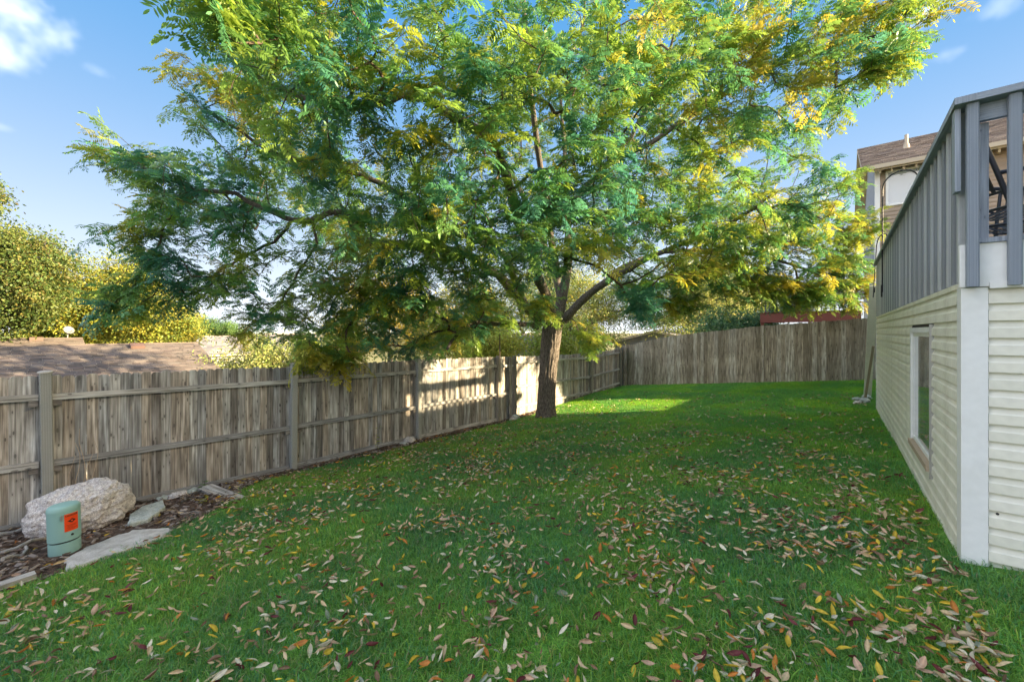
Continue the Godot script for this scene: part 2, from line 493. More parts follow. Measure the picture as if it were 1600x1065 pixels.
func make_materials() -> void:
	for k in 3:
		var t := wood_texture(100 + k * 37, [0.42, 0.6, 0.3][k])
		var m := mat("weathered_wood_%d" % k, [Color(1, 1, 1), Color(0.86, 0.82, 0.78), Color(1.0, 0.99, 0.97)][k], 0.85, t[0])
		relief(m, t[1], 0.25)
		m.uv1_scale = Vector3(2.2, 0.62, 1)
	var paint := wood_texture(431, 0.25, Vector3(150, 154, 160), Vector3(222, 226, 232), Vector3(206, 208, 210))
	var pm := mat("grey_paint", Color(0.80, 0.83, 0.87), 0.65, paint[0])
	pm.uv1_scale = Vector3(2.6, 0.8, 1)
	relief(pm, paint[1], 0.2)
	mat("dark_paint", lin(0.07, 0.075, 0.08), 0.6)
	var dirt := mottle(512, 0.009, 0.05, Vector3(214, 212, 204), Vector3(229, 229, 223), Vector3(236, 236, 231), 21, 0.03)
	var sm := mat("siding", Color(0.98, 0.97, 0.92), 0.45, dirt)
	triplanar(sm, 0.6)
	var tm := mat("white_trim", Color(0.98, 0.985, 0.99), 0.42, mottle(256, 0.012, 0.06, Vector3(226, 226, 222), Vector3(233, 233, 230), Vector3(237, 237, 235), 24, 0.015))
	triplanar(tm, 0.9)
	mat("shade_gap", lin(0.05, 0.05, 0.045), 0.9)
	var bark := mottle(512, 0.02, 0.09, Vector3(68, 64, 60), Vector3(108, 103, 98), Vector3(142, 138, 133), 33, 0.4)
	var bm := mat("bark", Color(0.92, 0.9, 0.88), 0.9, bark)
	bm.uv1_scale = Vector3(2.0, 1.0, 1)
	relief(bm, bumpy(512, 0.035, 4, 34), 1.2)
	mat("twig", lin(0.085, 0.062, 0.045), 0.8)
	var bo := mat("boulder", Color(1, 1, 1), 0.88, mottle(512, 0.03, 0.11, Vector3(134, 125, 120), Vector3(194, 187, 182), Vector3(226, 222, 217), 41, 0.42))
	triplanar(bo, 1.6)
	relief(bo, bumpy(512, 0.035, 5, 43, FastNoiseLite.TYPE_CELLULAR), 1.6)
	var co := mat("concrete", Color(1, 1, 1), 0.9, mottle(512, 0.012, 0.14, Vector3(160, 154, 144), Vector3(188, 183, 175), Vector3(206, 202, 195), 51, 0.12))
	triplanar(co, 1.2)
	relief(co, bumpy(512, 0.12, 3, 52), 0.3)
	var st := mat("flat_stone", Color(1, 1, 1), 0.9, mottle(512, 0.02, 0.1, Vector3(136, 140, 128), Vector3(172, 178, 170), Vector3(200, 200, 192), 55, 0.22))
	triplanar(st, 1.5)
	relief(st, bumpy(256, 0.05, 4, 56), 0.9)
	var so := mat("soil", Color(1, 1, 1), 0.95, mottle(512, 0.03, 0.15, Vector3(52, 40, 34), Vector3(82, 66, 55), Vector3(116, 96, 80), 61, 0.4))
	triplanar(so, 1.3, true)
	relief(so, bumpy(512, 0.06, 4, 62), 2.0)
	var gl := mat("lawn_soil", Color(1, 1, 1), 0.95, mottle(512, 0.02, 0.12, Vector3(62, 96, 36), Vector3(84, 132, 46), Vector3(108, 140, 58), 65, 0.4))
	triplanar(gl, 1.0, true)
	var far := mat("far_ground", Color(1, 1, 1), 0.95, mottle(512, 0.01, 0.08, Vector3(92, 96, 58), Vector3(118, 116, 74), Vector3(138, 130, 92), 67, 0.3))
	triplanar(far, 0.12, true)
	mat("pedestal", lin(0.26, 0.43, 0.385), 0.45)
	mat("pedestal_dark", lin(0.03, 0.03, 0.03), 0.5)
	mat("steel", lin(0.42, 0.42, 0.41), 0.35).metallic = 0.7
	mat("black_metal", lin(0.018, 0.02, 0.026), 0.38)
	mat("plain", Color.WHITE, 0.75)
	mat("shingle", Color.WHITE, 0.92)
	relief(M.shingle, bumpy(256, 0.25, 2, 71), 0.4)
	triplanar(M.shingle, 3.0)
	var lap := mat("tan_siding", lin(0.36, 0.285, 0.22), 0.7)
	lap.metallic_specular = 0.3
	mat("tan_trim", lin(0.50, 0.42, 0.31), 0.6)
	mat("pale_siding", lin(0.42, 0.44, 0.48), 0.7, mottle(256, 0.03, 0.12, Vector3(196, 196, 200), Vector3(224, 224, 226), Vector3(242, 242, 242), 73, 0.15))
	triplanar(M.pale_siding, 1.0)
	mat("rust_paint", lin(0.20, 0.065, 0.048), 0.7)
	mat("vent_brown", lin(0.12, 0.075, 0.062), 0.7)
	mat("dish_grey", lin(0.17, 0.17, 0.175), 0.6)
	mat("blind", lin(0.40, 0.43, 0.47), 0.6)
	mat("room", lin(0.06, 0.055, 0.05), 0.9)
	mat("sill_wood", lin(0.42, 0.33, 0.24), 0.7)
	var g := StandardMaterial3D.new()
	g.resource_name = "window_glass"
	g.albedo_color = Color(0.9, 0.95, 0.95, 0.12)
	g.roughness = 0.02
	g.metallic_specular = 0.9
	g.transparency = BaseMaterial3D.TRANSPARENCY_ALPHA
	M["glass"] = g
	leafy("leaf", 1.0, 0.42)
	leafy("leaf_far", 0.85, 0.55)
	leafy("grass", 1.0, 0.5)
	var dl := leafy("dry_leaf", 0.3, 0.55)
	dl.metallic_specular = 0.35


# ---------- sky and light ----------
func cloud_cover() -> ImageTexture:
	var w := 2048
	var h := 1024
	var im := Image.create(w, h, false, Image.FORMAT_RGBA8)
	im.fill(Color(1, 1, 1, 0))
	var puff := noise(3.2, 5, 11)
	var fine := noise(11.0, 3, 12)
	# direction, angular radius, flattening, thickness
	var blobs := [
		[Vector3(-1.24, 0.76, -1), 0.07, 0.8, 1.0], [Vector3(-1.27, 0.83, -1), 0.06, 0.8, 0.9], [Vector3(-1.26, 0.69, -1), 0.055, 0.55, 0.9],
		[Vector3(-1.008, 0.635, -1), 0.025, 0.4, 0.4], [Vector3(-1.25, 0.50, -1), 0.016, 0.35, 0.3],
		[Vector3(1.05, 0.82, -1), 0.05, 0.6, 0.8], [Vector3(1.19, 0.80, -1), 0.035, 0.6, 0.6], [Vector3(1.055, 0.672, -1), 0.024, 0.55, 0.55], [Vector3(0.95, 0.74, -1), 0.05, 0.5, 0.55],
	]
	for b in blobs:
		var c: Vector3 = (b[0] as Vector3).normalized()
		var rad: float = b[1]
		var flat: float = b[2]
		var side := c.cross(Vector3.UP).normalized()
		var up := side.cross(c)
		var v0 := acos(c.y) / PI
		var u0 := fposmod(atan2(c.x, -c.z) / TAU, 1.0)
		var dv := int(rad * 1.5 / PI * h) + 2
		var du := int(rad * 1.5 / PI * h / maxf(0.2, sqrt(1 - c.y * c.y))) + 2
		for y in range(-dv, dv + 1):
			var py := int(v0 * h) + y
			if py < 0 or py >= h:
				continue
			var th := (py + 0.5) / h * PI
			for x in range(-du, du + 1):
				var px := posmod(int(u0 * w) + x, w)
				var ph := (px + 0.5) / w * TAU
				var d := Vector3(sin(ph) * sin(th), cos(th), -cos(ph) * sin(th))
				var q := Vector2(d.dot(side) / rad, d.dot(up) / (rad * flat))
				var f := 1.0 - q.length_squared() * 0.85 + 0.75 * puff.get_noise_3dv(d * 4.0) + 0.28 * fine.get_noise_3dv(d * 5.0)
				var al: float = smoothstep(0.08, 1.25, f) * b[3] * 0.2
				if al > 0.004:
					var old := im.get_pixel(px, py).a
					im.set_pixel(px, py, Color(1.0, 0.97, 0.95, minf(1.0, old + al * (1.0 - old))))
	# outside the view: added denser, brighter clouds that lighten the shaded yard
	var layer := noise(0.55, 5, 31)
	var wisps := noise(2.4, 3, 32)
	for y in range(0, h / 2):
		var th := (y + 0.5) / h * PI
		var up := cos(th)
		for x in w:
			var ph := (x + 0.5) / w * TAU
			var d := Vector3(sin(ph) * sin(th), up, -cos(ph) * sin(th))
			var in_view := smoothstep(0.30, 0.66, d.dot(Vector3(0, 0.31, -0.95)))
			if in_view >= 0.99:
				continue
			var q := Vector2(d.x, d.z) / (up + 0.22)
			var f := layer.get_noise_2d(q.x, q.y) + 0.25 * wisps.get_noise_2d(q.x, q.y) + 0.15 - in_view
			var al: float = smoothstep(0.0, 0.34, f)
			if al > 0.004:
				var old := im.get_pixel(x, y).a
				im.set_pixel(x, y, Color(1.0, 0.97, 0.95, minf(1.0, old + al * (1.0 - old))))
	return ImageTexture.create_from_image(im)


func make_sky() -> void:
	var cam := Camera3D.new()
	cam.name = "camera"
	add_child(cam)
	cam.position = Vector3(0, 1.4, 0)
	cam.projection = Camera3D.PROJECTION_FRUSTUM
	cam.near = 0.05
	cam.far = 4000.0
	cam.size = 2.0 * 0.05 * 532.5 / 640.0
	cam.frustum_offset = Vector2(0, -0.05 * 14.5 / 640.0)
	cam.current = true
	var sky := ProceduralSkyMaterial.new()
	sky.sky_top_color = lin(0.0021, 0.0120, 0.0268)
	sky.sky_horizon_color = lin(0.038, 0.040, 0.042)
	sky.sky_curve = 0.20
	sky.ground_horizon_color = lin(0.20, 0.20, 0.16)
	sky.ground_bottom_color = lin(0.10, 0.10, 0.07)
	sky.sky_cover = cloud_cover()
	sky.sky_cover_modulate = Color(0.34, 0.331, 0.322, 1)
	sky.sun_angle_max = 45.0
	sky.sun_curve = 0.8
	var env := Environment.new()
	env.background_mode = Environment.BG_SKY
	env.sky = Sky.new()
	env.sky.sky_material = sky
	env.tonemap_mode = Environment.TONE_MAPPER_LINEAR
	env.tonemap_exposure = 32.0
	env.sdfgi_enabled = true
	env.ssao_enabled = true
	env.ssil_enabled = true
	var we := WorldEnvironment.new()
	we.name = "environment"
	we.environment = env
	add_child(we)
	var sun := DirectionalLight3D.new()
	sun.name = "sun"
	sun.light_energy = 0.6
	sun.light_color = Color(0.70, 0.625, 0.50)
	sun.light_angular_distance = 0.5
	sun.shadow_enabled = true
	sun.sky_mode = DirectionalLight3D.SKY_MODE_LIGHT_AND_SKY
	var e := deg_to_rad(17.0)
	var s := Vector3(cos(e) * 0.98, sin(e), cos(e) * 0.199)
	sun.basis = Basis.looking_at(-s)
	add_child(sun)


# ---------- ground ----------
func make_ground() -> void:
	# the far land, one sheet to the horizon
	var b := MB.new()
	var rows := []
	var rad := 0.0
	while rad < 1600.0:
		var r := PackedVector3Array()
		for i in 96:
			var a := -TAU * i / 96
			var p := Vector3(cos(a) * rad + 1.0, 0, -sin(a) * rad - 6.0)
			p.y = land(p) - 0.12
			r.append(p)
		rows.append(r)
		rad += maxf(0.7, rad * 0.09)

	b.grid(rows, true)
	part("ground", b.mesh(), M.far_ground, self, Transform3D(), "structure")
	# the lawn
	b = MB.new()
	rows = []
	for j in range(0, 90):
		var r := PackedVector3Array()
		var t := -7.0 + j * 0.26
		for i in range(0, 46):
			var n := -6.62 + i * 0.245
			r.append(W(t, n, ground(t, n)))
		rows.append(r)

	b.grid(rows)
	part("lawn", b.mesh(), M.lawn_soil, self, Transform3D(), "structure")
	# the planting bed along the left fence
	b = MB.new()
	rows = []
	var lump := noise(2.2, 3, 91)
	for j in range(0, 150):
		var r := PackedVector3Array()
		var t := -5.0 + j * 0.1
		for i in 13:
			var k := i / 12.0
			var n := lerpf(-6.68, at(EDGE, t), k)
			r.append(W(t, n, ground(t, n) + 0.006 + 0.035 * (1.0 - pow(absf(k * 2 - 1), 3)) * (0.6 + lump.get_noise_2d(t, n * 2))))
		rows.append(r)

	b.grid(rows)
	part("planting_bed", b.mesh(), M.soil, self, Transform3D(), "structure")


func grass_patch(seed_: int, count: int, size: float) -> ArrayMesh:
	var r := RandomNumberGenerator.new()
	r.seed = seed_
	var b := MB.new()
	for k in count:
		var p := Vector3(r.randf_range(-size, size), -0.006, r.randf_range(-size, size))
		var a := r.randf() * TAU
		var h := r.randf_range(0.028, 0.06)
		var wv := r.randf_range(0.0016, 0.0030)
		var side := Vector3(cos(a), 0, sin(a)) * wv
		var lean := Vector3(cos(a + 1.57 + r.randf_range(-0.6, 0.6)), 0, sin(a + 1.57)) * h * r.randf_range(0.3, 1.4)
		var mid := p + Vector3(0, h * 0.62, 0) + lean * 0.3
		var tip := p + Vector3(0, h * r.randf_range(0.7, 1.0), 0) + lean
		var q := r.randf()
		var g := r.randf_range(0.7, 1.3)
		var col := Color(0.185, 0.38, 0.085) * g
		if q > 0.915:
			col = Color(0.36, 0.33, 0.18)
		elif q > 0.8:
			col = Color(0.28, 0.42, 0.085) * g
		elif q < 0.2:
			col = Color(0.11, 0.32, 0.12) * g
		b.col = col
		b.quad(p - side, p + side, mid + side * 0.8, mid - side * 0.8)
		b.tri(mid - side * 0.8, mid + side * 0.8, tip)
	return b.mesh()


func on_ground(t: float, n: float, lift := 0.0, yaw := 0.0, s := 1.0) -> Transform3D:
	var p := W(t, n, ground(t, n) + lift)
	var x := (W(t + 0.3, n, ground(t + 0.3, n)) - W(t - 0.3, n, ground(t - 0.3, n))).normalized()
	var z := (W(t, n + 0.3, ground(t, n + 0.3)) - W(t, n - 0.3, ground(t, n - 0.3))).normalized()
	var y := z.cross(x).normalized()
	return Transform3D((Basis(x, y, x.cross(y)) * Basis(Vector3.UP, yaw)).scaled_local(Vector3.ONE * s), p)


func make_grass() -> void:
	var spots := [[], [], [], []]
	var cols := [[], [], [], []]
	var tone := noise(0.55, 3, 17)
	var fine := noise(2.2, 2, 18)
	var step := 0.17
	for i in int(17.8 / step):
		for j in int(10.3 / step):
			var t := -2.6 + i * step + rng.randf_range(-0.08, 0.08)
			var n := -6.6 + j * step + rng.randf_range(-0.08, 0.08)
			if n < at(EDGE, t) + 0.07 + rng.randf_range(-0.05, 0.03) or t > 15.1 or (t > 3.62 and t < 11.3 and n > 0.54):
				continue
			if lot_in_tree(t, n):
				continue
			var k := rng.randi() % 4
			var patchy := clampf((t - 3.0) / 8.0, 0, 1)
			var x := clampf(tone.get_noise_2d(t, n) * (1.0 + 0.6 * patchy) + 0.25 * fine.get_noise_2d(t, n), -0.24, 0.42)
			spots[k].append(on_ground(t, n, 0.0, rng.randf() * TAU, rng.randf_range(0.9, 1.15)))
			var far := 1.0 + 0.38 * patchy
			cols[k].append(Color(1.0 + 0.9 * x + 0.3 * patchy, far + 0.45 * x, 1.0 - 0.5 * x - 0.25 * patchy) * rng.randf_range(0.85, 1.15))
	for k in 4:
		var o := many("grass", grass_patch(500 + k, 210, 0.15), M.grass, self, spots[k], cols[k])
		tag(o, "short green lawn grass growing all over the sloping back yard", "grass", "lawn grass")


func lot_in_tree(t: float, n: float) -> bool:
	return Vector2(t - 8.55, n + 5.77).length() < 0.3


# ---------- fences ----------
func picket_mesh(w: float, h: float, seed_: int, dip := 0.0) -> ArrayMesh:  # origin at the top centre
	var r := RandomNumberGenerator.new()
	r.seed = seed_
	var b := MB.new()
	var c := r.randf_range(0.018, 0.026)
	var o := PackedVector2Array([Vector2(-w / 2, -h), Vector2(w / 2, -h), Vector2(w / 2, -0.032), Vector2(w / 2 - c * 0.35, -0.012), Vector2(w / 2 - c, -r.randf() * 0.004), Vector2(-w / 2 + c, -r.randf() * 0.004), Vector2(-w / 2 + c * 0.35, -0.012), Vector2(-w / 2, -0.032)])
	b.prism(o, -0.008, 0.008, Vector2(r.randf() * 3.0, r.randf() * 3.0))
	return b.mesh()


func tint_set(key: String, tints: Array) -> Array:
	var out := []
	for k in tints.size():
		for j in 3:
			var m: StandardMaterial3D = M["weathered_wood_%d" % j].duplicate()
			m.resource_name = "%s_%d_%d" % [key, k, j]
			m.albedo_color = tints[k]
			out.append(m)
	return out


func make_left_fence() -> void:
	var f := thing("picket_fence", "long weathered grey picket fence with posts and rails, left of the lawn", "fence", W(0, FENCE_N), LB)
	var woods := tint_set("left_fence_wood", [Color(0.86, 0.88, 0.90), Color(0.99, 1.0, 1.0), Color(0.74, 0.73, 0.72), Color(0.95, 0.92, 0.88)])
	var kinds := []
	for k in 10:
		kinds.append(picket_mesh(0.0925 if k < 9 else 0.0885, 1.85, 300 + k))
	var t := -2.5
	while t < 15.2:
		if t > 8.15 and t < 8.32:
			t += 0.0925
			continue
		var xf := Transform3D(Basis(Vector3.BACK, rng.randf_range(-0.003, 0.003)), Vector3(t, at(LEFT_TOP, t) + rng.randf_range(-0.012, 0.012), -0.012 + rng.randf_range(-0.006, 0.006)))
		if rng.randf() < 0.5:
			xf.basis = xf.basis * Basis(Vector3.UP, PI)
		part("picket", kinds[rng.randi() % 10], woods[rng.randi() % woods.size()], f, xf)
		t += 0.0925
	var posts := [-2.13, 0.29, 2.81, 5.19, 7.63, 8.27, 10.15, 12.45, 14.8]
	var post_wood := tint_set("post_wood", [Color(0.92, 0.95, 0.95), Color(0.80, 0.78, 0.74)])
	for i in posts.size():
		var x: float = posts[i]
		var top := at(LEFT_TOP, x) + (0.035 if x < 5 else 0.02)
		var b := MB.new()
		var o := PackedVector2Array([Vector2(-0.045, -0.037), Vector2(-0.037, -0.045), Vector2(0.037, -0.045), Vector2(0.045, -0.037), Vector2(0.045, 0.037), Vector2(0.037, 0.045), Vector2(-0.037, 0.045), Vector2(-0.045, 0.037)])
		b.xf = Transform3D(Basis(Vector3.RIGHT, -PI / 2), Vector3.ZERO)
		var h := top - ground(x, FENCE_N) + 0.25
		b.prism(o, -h, 0.0, Vector2(i * 0.37, i * 0.21))
		var p := part("post", b.mesh(), post_wood[i % 3 + (3 if i > 3 else 0)], f, Transform3D(Basis(Vector3.BACK, [0.0, 0.012, -0.006, 0.004, -0.006, 0.0, 0.0, 0.0, 0.0][i]), Vector3(x, top, 0.052)))
		if i < 3:
			b = MB.new()
			b.lathe(PackedVector2Array([Vector2(0.058, 0.0), Vector2(0.06, 0.008), Vector2(0.056, 0.016), Vector2(0.03, 0.024), Vector2(0.001, 0.026)]), 20)
			part("post_cap", b.mesh(), M.concrete, p)
	for i in range(0, posts.size() - 1):
		var a: float = posts[i] + 0.046
		var e: float = posts[i + 1] - 0.046
		for drop in ([0.225, 0.93, 1.53] if i < 5 else [0.15, 0.78, 1.30]):
			if i == 4 and drop > 1.4:
				continue
			var b := MB.new()
			var p := Vector3(a, at(LEFT_TOP, a) - drop, 0.0275)
			var q := Vector3(e, at(LEFT_TOP, e) - drop + rng.randf_range(-0.012, 0.012), 0.0275)
			bar(b, p, q, 0.045, 0.062)
			part("rail", b.mesh(), woods[rng.randi() % 6], f)
			for side in [0, 1]:  # the little block that each rail sits on beside the post
				if i < 4 and drop < 1.0:
					var s := p if side == 0 else q
					var dx := 0.036 if side == 0 else -0.036
					part("cleat", boxmesh(Vector3(-0.034, -0.062, -0.022), Vector3(0.034, -0.001, 0.022), Vector2(i, drop)), woods[6 + side], f, Transform3D(Basis(), s + Vector3(dx, -0.033, 0)))
	# boards at the foot of the fence, where the ground falls away
	for i in [2, 3]:
		var a: float = posts[i] + 0.05
		var e: float = posts[i + 1] - 0.05
		var b := MB.new()
		bar(b, Vector3(a, ground(a, FENCE_N) + 0.035, 0.03), Vector3(e, ground(e, FENCE_N) + 0.035, 0.03), 0.03, 0.11)
		part("kickboard", b.mesh(), woods[4 + i], f)
	# the narrow gap panel beside the trunk and its weathered latch
	part("gap_board", boxmesh(Vector3(-0.05, -1.55, 0.0), Vector3(0.05, 0.0, 0.018), Vector2(3, 1)), woods[3], f, Transform3D(Basis(), Vector3(7.78, 0.735, 0.03)))
	part("gap_board", boxmesh(Vector3(-0.05, -1.55, 0.0), Vector3(0.05, 0.0, 0.018), Vector2(1, 2)), woods[10], f, Transform3D(Basis(), Vector3(8.1, 0.745, 0.05)))


func make_back_fence() -> void:
	# runs across the end of the yard; the flat side faces the lawn
	var f := thing("picket_fence", "plain grey board fence across the far end of the lawn", "fence", W(15.24, 0), LB)
	var woods := tint_set("back_fence_wood", [Color(0.92, 0.88, 0.81), Color(0.78, 0.74, 0.67), Color(1.0, 0.98, 0.93), Color(0.86, 0.82, 0.75)])
	var kinds := []
	for k in 8:
		kinds.append(picket_mesh(0.1135 + 0.003 * (k % 3), 2.3, 360 + k))
	var turn := Basis(Vector3.UP, -PI / 2)
	var n := -6.56
	while n < 3.9:
		var xf := Transform3D(turn * Basis(Vector3.BACK, rng.randf_range(-0.003, 0.003)), Vector3(rng.randf_range(-0.007, 0.007), at(BACK_TOP, n) + rng.randf_range(-0.012, 0.012), n))
		part("picket", kinds[rng.randi() % 8], woods[rng.randi() % woods.size()], f, xf)
		n += 0.1125
	for i in range(0, 5):
		var a := -6.5 + i * 2.44
		var top := at(BACK_TOP, a) - 0.02
		part("post", boxmesh(Vector3(-0.045, -2.1, -0.045), Vector3(0.045, 0, 0.045), Vector2(i, i)), woods[i], f, Transform3D(Basis(), Vector3(0.095, top, a)))
		if i < 4:
			for drop in [0.25, 0.95, 1.5]:
				var b := MB.new()
				bar(b, Vector3(0.03, at(BACK_TOP, a) - drop, a), Vector3(0.03, at(BACK_TOP, a + 2.44) - drop, a + 2.44), 0.04, 0.085)
				part("rail", b.mesh(), woods[i + 3], f)
	part("corner_post", boxmesh(Vector3(-0.05, -1.9, -0.05), Vector3(0.05, 0, 0.05)), woods[1], f, Transform3D(Basis(), Vector3(-0.13, 0.78, -6.49)))
	part("cover_strip", boxmesh(Vector3(-0.024, -1.85, -0.02), Vector3(-0.012, 0, 0.03), Vector2(2, 2)), woods[6], f, Transform3D(Basis(), Vector3(0, 1.6, -1.93)))


func make_shade_fence() -> void:
	# unseen fence added to end the sun strip across the lawn
	var f := thing("picket_fence", "unseen board fence added behind the deck to cut off the sun strip", "fence", W(0, 3.9), LB)
	var wood := tint_set("shade_fence_wood", [Color(0.9, 0.87, 0.82)])
	var k := picket_mesh(0.142, 2.3, 390)
	for i in 28:
		part("picket", k, wood[i % 3], f, Transform3D(Basis(), Vector3(11.4 + i * 0.1425, 2.0, 0.0)))
	for y in [1.75, 0.5]:
		part("rail", boxmesh(Vector3(11.3, y, 0.009), Vector3(15.2, y + 0.085, 0.049)), wood[1], f)


# ---------- the enclosed deck ----------
func course_mesh(length: float, out := -1.0, h := 0.1016) -> ArrayMesh:  # a lap of vinyl siding along x, its face towards out * z
	var b := MB.new()
	var prof := [Vector2(0.0, 0.0), Vector2(0.0195, 0.0), Vector2(0.021, 0.003), Vector2(0.0185, 0.058), Vector2(0.013, 0.066), Vector2(0.005, 0.087), Vector2(0.0025, h)]
	for i in prof.size() - 1:
		var p: Vector2 = prof[i]
		var q: Vector2 = prof[i + 1]
		var a := Vector3(0, p.y, p.x * out)
		var d := Vector3(0, q.y, q.x * out)
		var l := Vector3(length, 0, 0)
		if out > 0:
			b.quad(a, a + l, d + l, d)
		else:
			b.quad(a + l, a, d, d + l)
	return b.mesh()


func stick(r: float, h: float, off: Vector2) -> ArrayMesh:  # a square upright with its edges taken off, its top at the origin
	var b := MB.new()
	var e := r - 0.006
	b.xf = Transform3D(Basis(Vector3.RIGHT, -PI / 2), Vector3.ZERO)
	b.prism(PackedVector2Array([Vector2(-e, -r), Vector2(e, -r), Vector2(r, -e), Vector2(r, e), Vector2(e, r), Vector2(-e, r), Vector2(-r, e), Vector2(-r, -e)]), -h, 0.0, off)
	return b.mesh()


func make_deck() -> void:
	var d := thing("enclosed_deck", "raised deck enclosed with cream lap siding and grey weathered railing, right of the lawn", "deck", W(3.68, 0.597), LB)
	var back := 6.0
	var long := 7.5
	# walls behind the siding, with the window left open
	var w0 := 1.09
	var w1 := 2.24
	var y0 := 0.30
	var y1 := 1.39
	for r in [[0.0, w0, -0.6, 1.67], [w1, long, -0.6, 1.67], [w0, w1, -0.6, y0], [w0, w1, y1, 1.67]]:
		part("wall", boxmesh(Vector3(r[0], r[2], 0.0), Vector3(r[1], r[3], 0.1)), M.room, d)
	part("wall", boxmesh(Vector3(0, -0.6, 0.103), Vector3(0.1, 1.67, back)), M.room, d)
	part("wall", boxmesh(Vector3(long - 0.1, -0.6, 0.103), Vector3(long, 1.67, back)), M.room, d)
	part("floor", boxmesh(Vector3(0.1, -0.62, 0.103), Vector3(long - 0.1, -0.45, back)), M.room, d)
	part("inner_wall", boxmesh(Vector3(0.1, -0.45, back - 0.1), Vector3(long - 0.1, 1.67, back)), M.room, d)
	# siding of the long wall
	var ch := 0.1016
	var halves := [course_mesh(3.66), course_mesh(long - 0.1 - 3.62)]
	var skins := []
	for k in 3:
		var sk: StandardMaterial3D = M.siding.duplicate()
		sk.resource_name = "siding_%d" % k
		sk.albedo_color = [Color(0.98, 0.97, 0.93), Color(0.96, 0.952, 0.912), Color(0.985, 0.975, 0.94)][k]
		skins.append(sk)
	var left := course_mesh(w0 - 0.06 - 0.09)
	var right := course_mesh(long - w1 - 0.08)
	for i in 19:
		var y := -0.26 + i * ch
		var z := -0.001
		if y + ch > y0 - 0.045 and y < y1 + 0.03:
			part("siding_course", left, skins[i % 3], d, Transform3D(Basis(), Vector3(0.09, y, z)))
			part("siding_course", right, skins[(i + 2) % 3], d, Transform3D(Basis(), Vector3(w1 + 0.06, y, z)))
		else:
			part("siding_course", halves[0], skins[i % 3], d, Transform3D(Basis(Vector3.BACK, rng.randf_range(-0.0006, 0.0006)), Vector3(0.09, y, z - rng.randf_range(0.0, 0.0015))))
			part("siding_course", halves[1], skins[(i + 1) % 3], d, Transform3D(Basis(), Vector3(0.09 + 3.62, y, z - 0.0022)))
	# siding of the short wall that faces the camera
	var turn := Basis(Vector3.UP, -PI / 2)
	var short := course_mesh(back - 0.1, 1.0)
	for i in 17:
		part("siding_course", short, skins[(i * 2) % 3], d, Transform3D(turn, Vector3(-0.001 - rng.randf_range(0.0, 0.001), -0.06 + i * ch, 0.09)))
	# corner trim
	var b := MB.new()
	b.box(Vector3(-0.024, -0.4, -0.022), Vector3(-0.003, 1.665, 0.088))
	b.box(Vector3(-0.0029, -0.4, -0.0222), Vector3(0.088, 1.6652, -0.003))
	part("corner_trim", b.mesh(), M.white_trim, d)
	part("corner_trim", boxmesh(Vector3(long - 0.02, -0.5, -0.024), Vector3(long + 0.02, 1.66, -0.002)), M.white_trim, d)
	part("top_trim", boxmesh(Vector3(0.09, 1.668, -0.022), Vector3(long, 1.70, 0.02)), M.siding, d)
	# rim boards under the deck floor
	part("rim_board", boxmesh(Vector3(-0.034, 1.669, -0.03), Vector3(-0.002, 1.925, back)), M.white_trim, d)
	part("rim_board", boxmesh(Vector3(0.0, 1.702, 0.024), Vector3(long, 1.925, 0.05)), M.grey_paint, d)
	part("trim_lip", boxmesh(Vector3(-0.046, 1.655, 0.09), Vector3(-0.0345, 1.69, back)), M.white_trim, d)
	# window
	var win := Node3D.new()
	win.name = "window"
	d.add_child(win)
	win.position = Vector3(w0, y0, 0)
	var ww := w1 - w0
	var wh := y1 - y0
	for r in [[-0.058, -0.05, -0.004, wh + 0.05], [ww + 0.004, -0.05, ww + 0.055, wh + 0.05]]:
		part("frame", boxmesh(Vector3(r[0], r[1], -0.024), Vector3(r[2], r[3], 0.05)), M.white_trim, win)
	part("frame", boxmesh(Vector3(-0.003, wh, -0.023), Vector3(ww + 0.003, wh + 0.049, 0.05)), M.white_trim, win)
	part("sill", boxmesh(Vector3(-0.003, -0.049, -0.045), Vector3(ww + 0.003, -0.004, 0.05)), M.sill_wood, win)
	for r in [[0.0, 0.0, 0.035, wh], [ww - 0.035, 0.0, ww, wh], [0.036, 0.0, ww - 0.036, 0.035], [0.036, wh - 0.035, ww - 0.036, wh]]:
		part("sash", boxmesh(Vector3(r[0], r[1], -0.006), Vector3(r[2], r[3], 0.03)), M.white_trim, win)
	part("pane", boxmesh(Vector3(0.036, 0.036, 0.004), Vector3(ww - 0.036, wh - 0.036, 0.009)), M.glass, win)
	# the dark metal edge that sticks out at the near side of the window
	part("flashing", boxmesh(Vector3(-0.072, -0.09, -0.034), Vector3(-0.060, wh + 0.07, -0.003)), M.steel, win)
	# floor boards
	for i in 43:
		part("deck_board", boxmesh(Vector3(-0.05, 1.926, 0.0), Vector3(long + 0.02, 1.955, 0.134), Vector2(i * 0.3, 0)), M.grey_paint, d, Transform3D(Basis(), Vector3(0, 0, 0.024 + i * 0.139)))
	# railing
	var ridge_tints := []
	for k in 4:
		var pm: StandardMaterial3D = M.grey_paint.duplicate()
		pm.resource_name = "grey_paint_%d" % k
		pm.albedo_color = [Color(0.98, 0.98, 0.96), Color(0.86, 0.86, 0.86), Color(0.92, 0.92, 0.90), Color(0.74, 0.75, 0.75)][k]  # light and dark copies stand in for lit ridges and shaded gaps
		ridge_tints.append(pm)
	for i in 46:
		part("baluster", stick(0.0225, 1.048, Vector2(i * 0.13, i * 0.29)), ridge_tints[(i % 2) * 3 if rng.randf() < 0.8 else 1], d, Transform3D(Basis(Vector3.BACK, rng.randf_range(-0.004, 0.004)), Vector3(0.06 + i * 0.163, 2.752, -0.003)))
